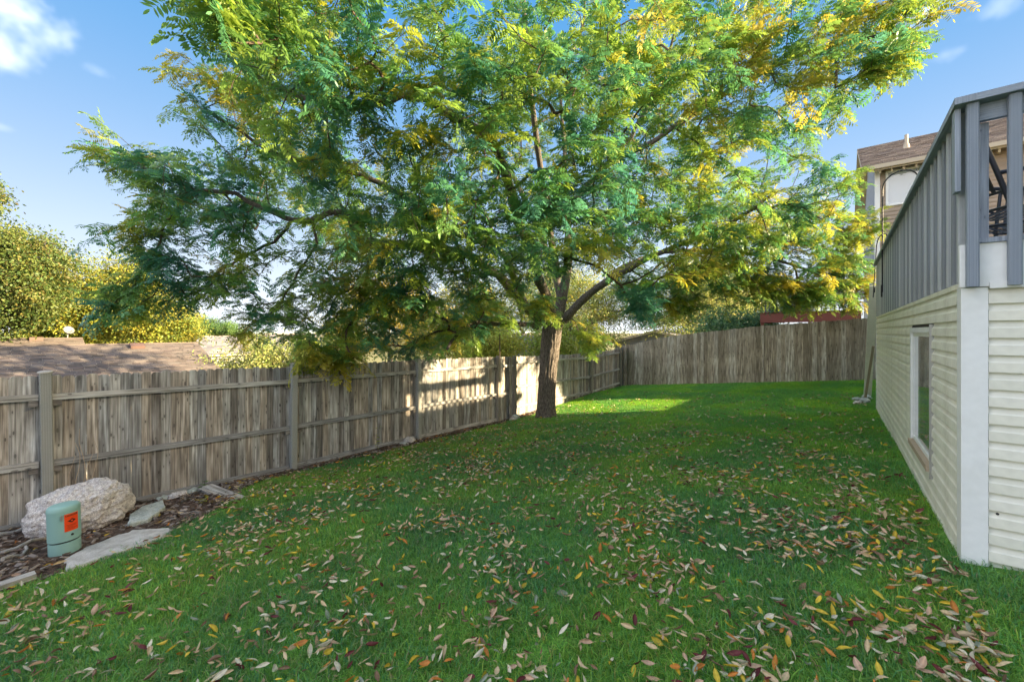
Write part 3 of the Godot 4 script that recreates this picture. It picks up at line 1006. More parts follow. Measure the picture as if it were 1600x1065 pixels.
	for i in range(0, 36):
		part("baluster", stick(0.0255, 1.085, Vector2(i * 0.21, i * 0.17)), M.grey_paint, d, Transform3D(Basis(), Vector3(-0.062, 2.752, 0.018 + i * 0.163)))
	part("rail_cap", boxmesh(Vector3(-0.115, 2.755, -0.062), Vector3(long + 0.03, 2.795, 0.03)), M.grey_paint, d)
	part("rail_cap", boxmesh(Vector3(-0.114, 2.7555, 0.0305), Vector3(0.05, 2.7945, back)), M.grey_paint, d)
	part("sub_rail", boxmesh(Vector3(0.03, 2.655, 0.021), Vector3(long, 2.754, 0.05)), M.grey_paint, d)
	part("sub_rail", boxmesh(Vector3(-0.035, 2.655, 0.051), Vector3(0.004, 2.754, back)), M.grey_paint, d)
	part("corner_block", boxmesh(Vector3(-0.05, 2.25, -0.052), Vector3(0.03, 2.75, -0.027), Vector2(1, 1)), M.grey_paint, d)
	for k in 4:
		part("post", boxmesh(Vector3(-0.045, 1.956, 0.008), Vector3(0.045, 2.654, 0.098), Vector2(k, 0)), M.grey_paint, d, Transform3D(Basis(), Vector3(0.06 + k * 2.44, 0, 0)))
	for k in 2:
		part("support_post", boxmesh(Vector3(-0.05, -0.6, 0), Vector3(0.05, 1.66, 0.1)), M.grey_paint, d, Transform3D(Basis(), Vector3(long + 0.08, 0, 0.1 + k * 3.2)))
	# a bolt head and an outlet hole on the short wall
	b = MB.new()
	b.lathe(PackedVector2Array([Vector2(0.007, 0), Vector2(0.007, 0.003), Vector2(0.001, 0.004)]), 10)
	part("pipe_stub", b.mesh(), M.pedestal_dark, d, Transform3D(Basis(Vector3.BACK, PI / 2), Vector3(-0.0155, 0.33, 0.125)))


func curled_hook(pts: Array, r := 0.008) -> ArrayMesh:
	var p := smooth(PackedVector3Array(pts), 6)
	var radii := PackedFloat32Array()
	for i in p.size():
		radii.append(r)
	var b := MB.new()
	b.tube(p, radii, 8)
	return b.mesh()


func make_hooks() -> void:
	# a tall one clamped to the outside of the railing, and a short one at its far end
	var h := thing("shepherd_hook", "tall black shepherd hook with a wide curled top clamped to the deck railing", "plant hook", W(9.09, 0.545, 1.95), LB)
	part("pole", tubemesh([Vector3(0, 0.1, 0), Vector3(0, 1.72, 0)], 0.010, 0.010), M.black_metal, h)
	part("crook", curled_hook([Vector3(0, 1.70, 0), Vector3(0, 1.86, 0.01), Vector3(0, 1.98, 0.08), Vector3(0, 2.05, 0.22), Vector3(0, 2.01, 0.36), Vector3(0, 1.90, 0.43), Vector3(0, 1.81, 0.48), Vector3(0, 1.79, 0.56), Vector3(0, 1.85, 0.62), Vector3(0, 1.90, 0.635)], 0.010), M.black_metal, h)
	part("bracket", boxmesh(Vector3(-0.03, 0.02, -0.02), Vector3(0.03, 0.22, 0.0)), M.black_metal, h)
	part("bracket", boxmesh(Vector3(-0.025, 0.72, -0.015), Vector3(0.025, 0.78, 0.012)), M.black_metal, h)
	h = thing("shepherd_hook", "short black curled hook on a thin pole at the far end of the deck railing", "plant hook", W(11.18, 0.53, 2.3), LB)
	part("pole", tubemesh([Vector3(0, -0.2, 0), Vector3(0, 0.85, 0.05)], 0.009, 0.009), M.black_metal, h)
	part("crook", curled_hook([Vector3(0, 0.84, 0.05), Vector3(0, 0.98, 0.075), Vector3(0, 1.07, 0.13), Vector3(0, 1.06, 0.20), Vector3(0, 0.97, 0.23), Vector3(0, 0.93, 0.29), Vector3(0, 0.97, 0.35), Vector3(0, 1.02, 0.36)], 0.009), M.black_metal, h)
	part("bracket", boxmesh(Vector3(-0.02, -0.1, 0.0), Vector3(0.02, 0.0, 0.03)), M.black_metal, h)


func make_chairs() -> void:
	# a high-backed chair at the rail, seen from behind, and a low one beyond it
	var c := thing("patio_chair", "tall slat-backed black metal patio chair with curled tops, beside the railing corner", "patio chair", W(4.78, 0.98, 1.955), LB * Basis(Vector3.UP, 0.25))
	for s in [0.0, 0.56]:
		part("stile", tubemesh([Vector3(s, 0.0, 0.10), Vector3(s, 0.45, 0.02), Vector3(s, 0.86, -0.10), Vector3(s, 0.97, -0.15), Vector3(s, 1.0, -0.20), Vector3(s, 0.985, -0.235)], 0.018, 0.015), M.black_metal, c)
		part("leg", tubemesh([Vector3(s, 0.0, 0.56), Vector3(s, 0.62, 0.50)], 0.015, 0.015), M.black_metal, c)
		part("arm", tubemesh([Vector3(s, 0.66, -0.03), Vector3(s, 0.68, 0.2), Vector3(s, 0.64, 0.5), Vector3(s, 0.58, 0.55)], 0.016, 0.014), M.black_metal, c)
	for y in [[0.92, -0.125], [0.86, -0.10], [0.52, 0.0], [0.40, 0.025]]:
		part("cross_rail", tubemesh([Vector3(0, y[0], y[1]), Vector3(0.28, y[0] + 0.02, y[1] - 0.03), Vector3(0.56, y[0], y[1])], 0.012, 0.012), M.black_metal, c)
	for k in 5:
		var x := 0.09 + k * 0.095
		part("back_slat", boxmesh(Vector3(-0.02, 0, -0.003), Vector3(0.02, 0.36, 0.003)), M.black_metal, c, Transform3D(Basis(Vector3.RIGHT, -0.31), Vector3(x, 0.52, -0.015)))
	for k in 8:
		part("seat_slat", boxmesh(Vector3(0, 0.40, 0), Vector3(0.56, 0.406, 0.04)), M.black_metal, c, Transform3D(Basis(), Vector3(0, 0, 0.05 + k * 0.062)))
	c = thing("patio_chair", "low black metal patio chair with slatted back and woven seat, behind the first baluster", "patio chair", W(5.75, 0.95, 1.955), LB * Basis(Vector3.UP, -0.5))
	for s in [0.0, 0.6]:
		part("leg", tubemesh([Vector3(0.0, 0.0, s), Vector3(0.02, 0.42, s), Vector3(0.06, 0.62, s)], 0.016, 0.014), M.black_metal, c)
		part("leg", tubemesh([Vector3(0.58, 0.0, s), Vector3(0.56, 0.45, s), Vector3(0.66, 0.84, s)], 0.016, 0.014), M.black_metal, c)
		part("arm", tubemesh([Vector3(-0.06, 0.57, s), Vector3(0.0, 0.64, s), Vector3(0.3, 0.65, s), Vector3(0.58, 0.62, s)], 0.015, 0.013), M.black_metal, c)
	part("top_rail", tubemesh([Vector3(0.66, 0.84, 0), Vector3(0.68, 0.87, 0.3), Vector3(0.66, 0.84, 0.6)], 0.015, 0.015), M.black_metal, c)
	part("seat_rail", tubemesh([Vector3(0.02, 0.42, 0), Vector3(0.0, 0.41, 0.3), Vector3(0.02, 0.42, 0.6)], 0.013, 0.013), M.black_metal, c)
	part("seat_rail", tubemesh([Vector3(0.56, 0.42, 0), Vector3(0.56, 0.40, 0.3), Vector3(0.56, 0.42, 0.6)], 0.013, 0.013), M.black_metal, c)
	for k in 7:
		part("back_slat", boxmesh(Vector3(-0.003, 0, -0.018), Vector3(0.003, 0.42, 0.018)), M.black_metal, c, Transform3D(Basis(Vector3.BACK, -0.24), Vector3(0.565, 0.43, 0.06 + k * 0.08)))
	for k in 8:
		part("seat_slat", boxmesh(Vector3(0.02, 0.405, -0.016), Vector3(0.56, 0.411, 0.016)), M.black_metal, c, Transform3D(Basis(), Vector3(0, 0, 0.04 + k * 0.074)))
	for k in 6:
		part("seat_strap", boxmesh(Vector3(-0.014, 0.412, 0.0), Vector3(0.014, 0.417, 0.6)), M.black_metal, c, Transform3D(Basis(), Vector3(0.08 + k * 0.085, 0, 0)))


# ---------- trees ----------
func add_leaf(b: MB, base: Vector3, dir: Vector3, up: Vector3, length: float, pairs: int, r: RandomNumberGenerator, col: Color) -> void:
	# a pinnate leaf: a thin rachis that arches down with leaflets in pairs
	var side := dir.cross(up).normalized()
	var sag := length * r.randf_range(0.25, 0.6)
	var last := base
	for i in pairs + 1:
		var s := float(i + 1) / (pairs + 1)
		var p := base + dir * length * s * (1.0 - 0.12 * s) - Vector3(0, sag * s * s, 0)
		var along := (p - last).normalized()
		b.col = col * r.randf_range(0.85, 1.15)
		var lw := length * 0.0045
		b.tri(last - side * lw, last + side * lw, p)
		for k in ([-1, 1] if i < pairs else [0]):
			var l := length * r.randf_range(0.24, 0.31) * (0.72 + 0.5 * sin(s * 2.6))
			var ax: Vector3 = (side * k * 0.9 + along * (0.42 if k else 1.0) - Vector3(0, r.randf_range(0.05, 0.4), 0)).normalized()
			var wv := ax.cross(up + side * r.randf_range(-0.35, 0.35) + along * r.randf_range(-0.3, 0.3)).normalized() * l * 0.155
			b.col = col * r.randf_range(0.75, 1.25)
			var tip := p + ax * l
			var q := p + ax * l * 0.28
			var q2 := p + ax * l * 0.66
			b.tri(p, q + wv * 0.95, q - wv * 0.95)
			b.quad(q + wv * 0.95, q2 + wv, q2 - wv, q - wv * 0.95)
			b.tri(q2 + wv, tip, q2 - wv)
		last = p


func spray_mesh(seed_: int, length: float, leaves: int) -> ArrayMesh:
	var r := RandomNumberGenerator.new()
	r.seed = seed_
	var b := MB.new()
	var p0 := Vector3.ZERO
	for i in leaves:
		var s := (i + 0.6) / leaves
		var p := Vector3(length * s, -length * 0.18 * s * s, length * 0.05 * sin(s * 5.0 + seed_))
		b.col = Color(0.5, 0.35, 0.3)
		b.tri(p0 + Vector3(0, 0, 0.003), p0 - Vector3(0, 0, 0.003), p)
		b.tri(p0 + Vector3(0, 0.003, 0), p0 - Vector3(0, 0.003, 0), p)
		p0 = p
		var k := 1.0 if i % 2 else -1.0
		var d := Vector3(r.randf_range(0.25, 0.7), r.randf_range(-0.1, 0.5), k * r.randf_range(0.55, 1.0)).normalized()
		var q := r.randf()
		var col := Color(1, 1, 1)
		if q > 0.90:
			col = Color(2.4, 1.35, 0.6)
		elif q < 0.3:
			col = Color(0.75, 0.85, 1.15)
		add_leaf(b, p, d, Vector3(r.randf_range(-0.3, 0.3), 1, r.randf_range(-0.2, 0.2)).normalized(), r.randf_range(0.17, 0.26), 6, r, col)
	return b.mesh()


func clump_mesh(seed_: int, count: int, radius: float, leaf: float) -> ArrayMesh:
	var r := RandomNumberGenerator.new()
	r.seed = seed_
	var b := MB.new()
	for i in count:
		var p := Vector3(r.randfn(), r.randfn() * 0.8, r.randfn()) * radius * 0.5
		var ax := (p.normalized() * 0.5 + Vector3(r.randfn(), r.randfn() - 0.5, r.randfn()).normalized()).normalized()
		var wv := ax.cross(Vector3(r.randfn(), r.randfn() + 1.0, r.randfn()).normalized()).normalized() * leaf * 0.27
		var l := leaf * r.randf_range(0.7, 1.3)
		b.col = Color(1, 1, 1) * r.randf_range(0.7, 1.3) * Color(r.randf_range(0.85, 1.25), 1, 1)
		b.quad(p, p + ax * l * 0.45 + wv, p + ax * l, p + ax * l * 0.45 - wv)
	return b.mesh()


class Growth:
	var p := PackedVector3Array()
	var up := PackedInt32Array()
	var far := PackedFloat32Array()
	var w := PackedFloat32Array()
	var chains := []

	func add(q: Vector3, parent: int) -> int:
		p.append(q)
		up.append(parent)
		far.append(0.0 if parent < 0 else far[parent] + q.distance_to(p[parent]))
		w.append(0.0)
		return p.size() - 1

	func reach(target: Vector3, r: RandomNumberGenerator, step: float, pull: float) -> void:
		var best := 0
		var cost := 1e9
		for i in p.size():
			var c := p[i].distance_to(target) + pull * far[i]
			if c < cost:
				cost = c
				best = i
		var a := p[best]
		var d := a.distance_to(target)
		var k := maxi(2, int(d / step))
		var back := (a - p[up[best]]).normalized() if up[best] >= 0 else Vector3.UP
		var mid := a.lerp(target, 0.5) + back * d * 0.16 + Vector3(0, d * 0.10, 0)
		var chain := PackedInt32Array([best])
		var at_ := best
		for i in range(1, k + 1):
			var s := float(i) / k
			var q := a.lerp(mid, s).lerp(mid.lerp(target, s), s)
			if i < k:
				q += Vector3(r.randfn(), r.randfn(), r.randfn()) * 0.05 * step
			at_ = add(q, at_)
			chain.append(at_)
		chains.append(chain)

	func weigh() -> void:
		for c in chains:
			w[c[c.size() - 1]] += 1.0
		for i in range(p.size() - 1, 0, -1):
			if up[i] >= 0:
				w[up[i]] += w[i]


func make_locust() -> void:
	var t := thing("tree", "big feathery green and yellow tree standing on the lawn by the left fence", "tree", Vector3.ZERO)
	var base := W(8.55, -5.77, ground(8.55, -5.77))
	# trunk: two stems grown together, with a groove down the front
	var b := MB.new()
	var rows := []
	var ridge := noise(1.0, 3, 5)
	for j in 46:
		var k := j / 45.0
		var y := -0.12 + k * 2.5
		var c := base + Vector3(0.22 * k * k * 0.6 + 0.05 * k, y, -0.02)
		var rad := 0.198 + 0.07 * exp(-maxf(y, 0.0) * 5.0) + 0.035 * k * k
		var r := PackedVector3Array()
		for i in 72:
			var a := -TAU * i / 72
			var lobe := 1.0 + (0.06 + 0.12 * k) * (absf(cos(a - 0.35)) - 0.6) + 0.10 * exp(-maxf(y, 0.0) * 6.0) * sin(a * 5.0 + 1.0)
			var rough := 0.022 * ridge.get_noise_3d(a * 9.0 if a > -PI else (a + TAU) * 9.0, y * 1.6, 0.0) + 0.012 * sin(a * 17.0 + 2.5 * ridge.get_noise_2d(y * 2.0, a))
			var q := rad * lobe + rough
			r.append(c + Vector3(cos(a) * q, 0, sin(a) * q * 0.92))
		rows.append(r)
	b.grid(rows, true, 2.0, 2.0)
	part("trunk", b.mesh(), M.bark, t)
	var g := Growth.new()
	g.add(base, -1)
	var root := g.add(base + Vector3(0.1, 1.6, 0), 0)
	root = g.add(base + Vector3(0.16, 2.2, 0), root)
	var limb_ends := []
	for key in LIMBS:
		var l: Array = LIMBS[key]
		var pts := PackedVector3Array()
		for i in range(2, l.size(), 3):
			pts.append(Vector3(l[i], l[i + 1], l[i + 2]))
		var sm := smooth(pts, 4)
		var nearest := 0
		for i in g.p.size():
			if g.p[i].distance_to(sm[0]) < g.p[nearest].distance_to(sm[0]):
				nearest = i
		var prev := nearest
		var radii := PackedFloat32Array()
		for i in sm.size():
			prev = g.add(sm[i] + Vector3(rng.randfn(), rng.randfn(), rng.randfn()) * 0.015, prev)
			g.far[prev] *= 0.45
			radii.append(lerpf(l[0], l[1], pow(float(i) / sm.size(), 0.75)) * (1.0 + 0.06 * sin(i * 2.1)))
			sm[i] = g.p[prev]
		b = MB.new()
		b.tube(sm, radii, 14)
		part("limb", b.mesh(), M.bark, t)
		limb_ends.append(prev)
	# points that the twigs reach for, spread through the lobes of the crown
	var targets := []
	var bias := []
	for lobes in [LEFT_LOBES, FRONT_LOBES, TOP_LOBES]:
		for l in lobes:
			var count := int((14 + 31.0 * pow(l[3] * l[4] * l[5], 0.62)) * l[7])
			for i in count:
				var d := Vector3(rng.randfn(), rng.randfn(), rng.randfn()).normalized() * pow(rng.randf(), 0.42)
				targets.append([Vector3(l[0] + d.x * l[3], l[1] + d.y * l[4], l[2] + d.z * l[5]), l[6]])
	var fork := base + Vector3(0, 2.5, 0)
	targets.sort_custom(func(x, y): return fork.distance_squared_to(x[0]) < fork.distance_squared_to(y[0]))
	for x in targets:
		g.reach(x[0], rng, 0.3, 0.12)
	g.weigh()
	b = MB.new()
	for c in g.chains:
		var pts := PackedVector3Array()
		var radii := PackedFloat32Array()
		for i in c.size():
			pts.append(g.p[c[i]])
			var wv: float = g.w[c[i]] if i else minf(g.w[c[0]], g.w[c[1]] + 0.5)
			radii.append(clampf(0.0034 * pow(wv + 0.3, 0.5), 0.002, 0.05))
		b.tube(pts, radii, 5, false)
	part("branches", b.mesh(), M.twig, t, Transform3D(), "stuff")
	# sprays of leaves on the outer part of every twig
	var xfs := [[], [], [], [], [], []]
	var cols := [[], [], [], [], [], []]
	var patch := noise(1.1, 3, 23)
	for k in g.chains.size():
		var c: PackedInt32Array = g.chains[k]
		var m := c.size()
		var yb: float = targets[k][1]  # raised at the right rear, where yellower leaves stand in for sunlight
		for i in range(maxi(1, m - 3), m):
			var p: Vector3 = g.p[c[i]]
			var d := (p - g.p[c[i - 1]]).normalized()
			for rep in 1:
				var dir := (d * 0.8 + Vector3(rng.randfn(), rng.randfn() * 0.5 - 0.12, rng.randfn()) * (0.35 if i == m - 1 else 0.75)).normalized()
				dir.y = clampf(dir.y, -0.65, 0.45)
				dir = dir.normalized()
				var z := dir.cross(Vector3.UP).normalized()
				var y := z.cross(dir)
				var v := rng.randi() % 6
				var s := rng.randf_range(0.62, 1.0)
				xfs[v].append(Transform3D(Basis(dir, y, z).scaled_local(Vector3.ONE * s), p - dir * 0.10))
				var q := patch.get_noise_3dv(p) + rng.randf_range(-0.34, 0.34) + (yb - 0.16) * 0.8
				var green := Color(0.12, 0.30, 0.085)
				var lime := Color(0.31, 0.41, 0.05)
				var gold := Color(0.54, 0.45, 0.06)
				var col := green
				if q > 0.40:
					col = lime.lerp(gold, clampf((q - 0.40) * 2.4, 0, 1))
				elif q > -0.1:
					col = green.lerp(lime, (q + 0.1) / 0.5)
				else:
					col = green.lerp(Color(0.085, 0.265, 0.165), clampf(-q * 2.0, 0, 1))
				cols[v].append(col * rng.randf_range(0.85, 1.2))
	for v in 6:
		many("foliage", spray_mesh(900 + v, 0.42, 9), M.leaf, t, xfs[v], cols[v])


func make_tree(called: String, label: String, spot: Vector3, crowns: Array, tones: Array, density: float, group := "", leaf := 0.11) -> void:
	var t := thing(called, label, "tree" if called.ends_with("tree") else "shrub", Vector3(spot.x, 0, spot.z), Basis(), group)
	var foot := Vector3(0, land(spot) - 0.2, 0)
	var g := Growth.new()
	var low := 1e9
	for c in crowns:
		low = minf(low, c[1] - c[4])
	var fork := Vector3(0, maxf(low + 0.3, foot.y + 0.7), 0)
	g.add(foot, -1)
	var prev := 0
	for i in range(1, 7):
		prev = g.add(foot.lerp(fork, i / 6.0) + Vector3(rng.randfn(), 0, rng.randfn()) * 0.04, prev)
	var targets := []
	var lumps := noise(0.9, 3, 40 + called.length() + int(absf(spot.x * 3.0)))
	for c in crowns:
		var count := int(1.5 * density * pow(c[3] * c[4] * c[5], 0.62))
		for i in count:
			var d := Vector3(rng.randfn(), rng.randfn(), rng.randfn()).normalized() * pow(rng.randf(), 0.36)
			var uneven := 1.0 + 0.55 * lumps.get_noise_3dv(d * 1.6 + Vector3(c[0], c[1], 0))
			var q := Vector3(c[0] + d.x * c[3] * uneven, c[1] + d.y * c[4] * uneven, c[2] + d.z * c[5] * uneven)
			if lumps.get_noise_3dv(q * 0.8) < -0.16:
				continue
			targets.append(q - Vector3(spot.x, 0, spot.z))
	targets.sort_custom(func(x, y): return fork.distance_squared_to(x) < fork.distance_squared_to(y))
	for x in targets:
		g.reach(x, rng, 0.6, 0.15)
	g.weigh()
	var b := MB.new()
	b.tube(PackedVector3Array([g.p[0], g.p[2], g.p[4], g.p[6]]), PackedFloat32Array([0.24, 0.19, 0.17, 0.14]), 10)
	part("trunk", b.mesh(), M.bark, t)
	b = MB.new()
	for c in g.chains:
		var pts := PackedVector3Array()
		var radii := PackedFloat32Array()
		for i in c.size():
			pts.append(g.p[c[i]])
			radii.append(clampf(0.008 * sqrt(g.w[c[i]] + 0.2), 0.005, 0.13))
		b.tube(pts, radii, 5, false)
	part("branches", b.mesh(), M.twig, t, Transform3D(), "stuff")
	var xfs := [[], [], []]
	var cols := [[], [], []]
	for k in g.chains.size():
		var c: PackedInt32Array = g.chains[k]
		for i in range(maxi(1, c.size() - 3), c.size()):
			var v := rng.randi() % 3
			xfs[v].append(Transform3D(Basis(Vector3.UP, rng.randf() * TAU) * Basis(Vector3.RIGHT, rng.randf_range(-0.5, 0.5)), g.p[c[i]]).scaled_local(Vector3.ONE * rng.randf_range(0.6, 1.25)))
			var col: Color = tones[rng.randi() % tones.size()]
			cols[v].append(col * rng.randf_range(0.75, 1.25))
	for v in 3:
		many("crown", clump_mesh(700 + v + called.length(), 78, 0.62, leaf), M.leaf_far, t, xfs[v], cols[v])


func make_far_trees() -> void:
	var olive := [Color(0.12, 0.17, 0.035), Color(0.15, 0.18, 0.035), Color(0.08, 0.14, 0.03), Color(0.20, 0.19, 0.04), Color(0.07, 0.125, 0.03)]
	var yellow := [Color(0.28, 0.31, 0.04), Color(0.20, 0.26, 0.04), Color(0.36, 0.33, 0.04), Color(0.15, 0.22, 0.04)]
	var pale := [Color(0.42, 0.45, 0.140), Color(0.50, 0.49, 0.196), Color(0.31, 0.36, 0.084), Color(0.22, 0.31, 0.070)]
	var green := [Color(0.10, 0.20, 0.042), Color(0.14, 0.24, 0.056), Color(0.07, 0.15, 0.042)]
	var gold := [Color(0.62, 0.48, 0.056), Color(0.56, 0.45, 0.070), Color(0.42, 0.39, 0.070)]
	var blue := [Color(0.13, 0.25, 0.09), Color(0.17, 0.28, 0.09), Color(0.10, 0.20, 0.08)]
	make_tree("leafy_tree", "tall olive and rust leaved tree at the far left, behind the brown roofs", Vector3(-27.5, 0, -21.5), [[-28.0, 5.0, -21.5, 3.0, 2.5, 2.6], [-25.6, 5.0, -21.5, 1.9, 1.5, 1.9], [-27.5, 3.2, -21, 3.4, 2.0, 2.6], [-24.9, 3.6, -21.5, 1.6, 1.2, 1.6], [-27.4, 8.6, -21.5, 0.5, 0.8, 0.5]], olive, 30.0, "", 0.15)
	make_tree("leafy_tree", "bright yellow green tree behind the brown roofs, right of the olive one", Vector3(-24.5, 0, -27.0), [[-27.0, 3.6, -27, 2.2, 2.4, 2.4], [-24.4, 3.1, -27, 2.3, 2.2, 2.2], [-28.5, 1.6, -26, 2.2, 1.8, 2.0], [-22.6, 1.6, -27, 1.8, 1.6, 1.8], [-24.8, 5.6, -27, 0.9, 0.8, 0.9]], yellow, 32.0, "", 0.15)
	make_tree("leafy_tree", "distant dark green tree low on the skyline beyond the pale roofs", Vector3(-44.0, 0, -56.0), [[-47.5, 0.8, -56, 4.2, 2.2, 3], [-43, 1.4, -57, 3.6, 2.0, 3], [-39.5, 0.8, -56, 2.6, 1.7, 2.5]], green, 17.0, "", 0.2)
	make_tree("leafy_tree", "distant yellowing tree at the end of the skyline, left of the dark green one", Vector3(-52.0, 0, -54.0), [[-53, 0.6, -54, 3.0, 2.0, 2.6], [-50, 0.2, -54, 2.4, 1.6, 2.4]], yellow, 15.0, "", 0.2)
	make_tree("bushy_shrub", "pale feathery shrub rising behind the left fence, right of the brown roof", Vector3(-10.6, 0, -18.5), [[-11.2, -0.4, -18.5, 2.0, 1.5, 1.6], [-9.2, -0.2, -18.6, 1.6, 1.3, 1.4], [-12.6, -1.0, -18.2, 1.2, 1.1, 1.2]], pale, 34.0)
	make_tree("leafy_tree", "golden tree glowing in the sun behind the left half of the big tree", Vector3(-7.4, 0, -25.0), [[-7.6, 2.8, -25, 2.6, 2.4, 2.2], [-5.2, 1.8, -25, 2.0, 1.8, 2.0], [-9.8, 1.6, -25, 1.8, 1.6, 1.8]], gold, 24.0)
	make_tree("leafy_tree", "yellow green tree behind the fence just left of the big trunk", Vector3(-2.6, 0, -21.0), [[-3.4, 0.8, -21, 1.8, 1.5, 1.6], [-1.4, 1.2, -21.5, 1.9, 1.7, 1.8], [-2.4, 2.8, -21, 1.6, 1.3, 1.4]], yellow, 26.0)
	make_tree("leafy_tree", "light green tree behind the fence corner, right of the big trunk", Vector3(4.2, 0, -25.0), [[3.8, 3.3, -25, 2.4, 2.0, 2.2], [6.2, 2.6, -25, 2.2, 1.8, 2.0], [2.4, 1.9, -25, 1.3, 1.1, 1.4]], pale + yellow, 24.0)
	make_tree("leafy_tree", "pale yellow tree above the low end of the back fence", Vector3(10.4, 0, -23.5), [[9.6, 2.7, -23.5, 2.4, 1.6, 2.0], [12.0, 3.2, -24, 2.2, 1.7, 2.0], [10.6, 4.6, -24, 1.8, 1.3, 1.6]], pale, 26.0)
	make_tree("bushy_shrub", "dense blue green shrub showing above the middle of the back fence", Vector3(9.9, 0, -18.0), [[9.6, 1.35, -18, 1.3, 0.8, 1.0], [10.9, 1.5, -18, 0.9, 0.7, 0.9]], blue, 60.0)
	make_tree("leafy_tree", "tall green and yellow tree far behind the middle of the back fence", Vector3(15.5, 0, -29.0), [[15.2, 4.4, -29, 3.0, 2.4, 2.6], [17.2, 3.6, -29, 2.2, 1.8, 2.0], [13.2, 3.6, -29, 2.0, 1.8, 2.0]], yellow + green, 22.0)
	make_tree("bushy_shrub", "bright green shrub behind the left fence, just right of the big trunk", Vector3(2.2, 0, -18.5), [[1.7, 0.7, -18.5, 1.1, 0.9, 1.0], [3.1, 0.9, -18.8, 1.0, 0.8, 0.9]], [Color(0.36, 0.42, 0.06), Color(0.26, 0.36, 0.05)], 44.0)
	make_tree("bushy_shrub", "yellow green shrub behind the left fence, just left of the big trunk", Vector3(-0.9, 0, -17.0), [[-1.2, 0.5, -17, 1.0, 0.8, 0.9], [-0.2, 0.7, -17.2, 0.7, 0.7, 0.7]], [Color(0.42, 0.42, 0.06), Color(0.30, 0.36, 0.05)], 44.0)
	make_tree("leafy_tree", "shaded green tree directly behind the fork of the big trunk", Vector3(0.8, 0, -31.0), [[0.4, 3.6, -31, 3.4, 2.4, 2.6], [3.0, 4.6, -31, 2.4, 2.0, 2.2]], green + yellow, 20.0)


# ---------- houses ----------
func shingles(b: MB, eave: Vector3, along: Vector3, up: Vector3, tones: Array, course: float, tab: float) -> void:
	var l := along.length()
	var s := up.length()
	var x := along / l
	var y := up / s
	var z := x.cross(y)
	if z.y < 0:
		z = -z
	var rows := int(s / course)
	for j in rows:
		var u := j * course
		var a := -tab * rng.randf()
		while a < l:
			var a0 := maxf(a, 0.0)
			var a1 := minf(a + tab * rng.randf_range(0.8, 1.2), l)
			if a1 - a0 > 0.01:
				var lift := rng.randf_range(0.010, 0.020)
				var p := eave + x * a0 + y * u
				var q := eave + x * (a1 - 0.008) + y * u
				var top := y * (course + 0.02)
				b.col = (tones[rng.randi() % tones.size()] as Color) * rng.randf_range(0.85, 1.15)
				if x.cross(y).y > 0:
					b.quad(p + z * lift, q + z * lift, q + top + z * 0.002, p + top + z * 0.002)
					b.quad(p, q, q + z * lift, p + z * lift)
				else:
					b.quad(q + z * lift, p + z * lift, p + top + z * 0.002, q + top + z * 0.002)
					b.quad(q, p, p + z * lift, q + z * lift)
			a = a1 if a1 > a else a + tab


# a gabled house in the lot frame, ridge along x (= t); returns the thing
func gabled(called: String, label: String, t0: float, n0: float, length: float, width: float, base: float, eave: float, pitch: float, wall: Material, tones: Array, course: float, tab: float, over := 0.4) -> Node3D:
	var h := thing(called, label, "house", W(t0, n0), LB)
	var hw := width / 2
	var rise := pitch * hw
	var b := MB.new()
	b.box(Vector3(0, base, 0), Vector3(length, eave, width))
	b.col = Color.WHITE
	for x in [0.0, length]:
		var a := Vector3(x, eave, 0)
		var c := Vector3(x, eave, width)
		var d := Vector3(x, eave + rise - 0.02, hw)
		if x > 0:
			b.tri(a, d, c)
		else:
			b.tri(a, c, d)
	part("wall", b.mesh(), wall, h)
	b = MB.new()
	for s in [-1, 1]:
		var e := Vector3(-over, eave - pitch * over, hw + s * (hw + over))
		var r := Vector3(-over, eave + rise, hw)
		var x := Vector3(length + 2 * over, 0, 0)
		var dn := Vector3(0, -0.14, 0)
		var up := Vector3(0, 0.0, 0)
		for q in [[e, e + x, r + x, r], [r + dn, r + x + dn, e + x + dn, e + dn], [e + dn, e + x + dn, e + x, e], [e + dn, e, r, r + dn], [e + x + dn, r + x + dn, r + x, e + x]]:
			if s > 0:
				b.quad(q[0], q[1], q[2], q[3])
			else:
				b.quad(q[3], q[2], q[1], q[0])
	var roof := part("roof", b.mesh(), M.tan_trim, h)
	b = MB.new()
	for s in [-1, 1]:
		var e := Vector3(-over, eave - pitch * over + 0.004, hw + s * (hw + over))
		shingles(b, e, Vector3(length + 2 * over, 0, 0), Vector3(0, rise + pitch * over, -s * (hw + over)), tones, course, tab)
	part("shingles", b.mesh(), M.shingle, roof, Transform3D(), "stuff")
	part("ridge_cap", boxmesh(Vector3(-over, eave + rise - 0.02, hw - 0.1), Vector3(length + over, eave + rise + 0.025, hw + 0.1)), M.ridge, roof)
	return h


func put_window(h: Node3D, at_: Vector3, across: Vector3, w: float, height: float) -> void:  # at_ the lower corner on the wall's face
	var out := across.cross(Vector3.UP)
	var win := Node3D.new()
	win.name = "window"
	h.add_child(win, true)
	win.transform = Transform3D(Basis(across, Vector3.UP, out), at_)
	for r in [[0.0, 0.0, 0.06, height], [w - 0.06, 0.0, w, height], [0.06, 0.0, w - 0.06, 0.06], [0.06, height - 0.06, w - 0.06, height]]:
		part("frame", boxmesh(Vector3(r[0], r[1], 0.001), Vector3(r[2], r[3], 0.05)), M.white_trim, win)
	part("blind", boxmesh(Vector3(0.06, 0.06, 0.002), Vector3(w - 0.06, height - 0.06, 0.008)), M.blind, win)
	part("pane", boxmesh(Vector3(0.06, 0.06, 0.02), Vector3(w - 0.06, height - 0.06, 0.026)), M.glass, win)


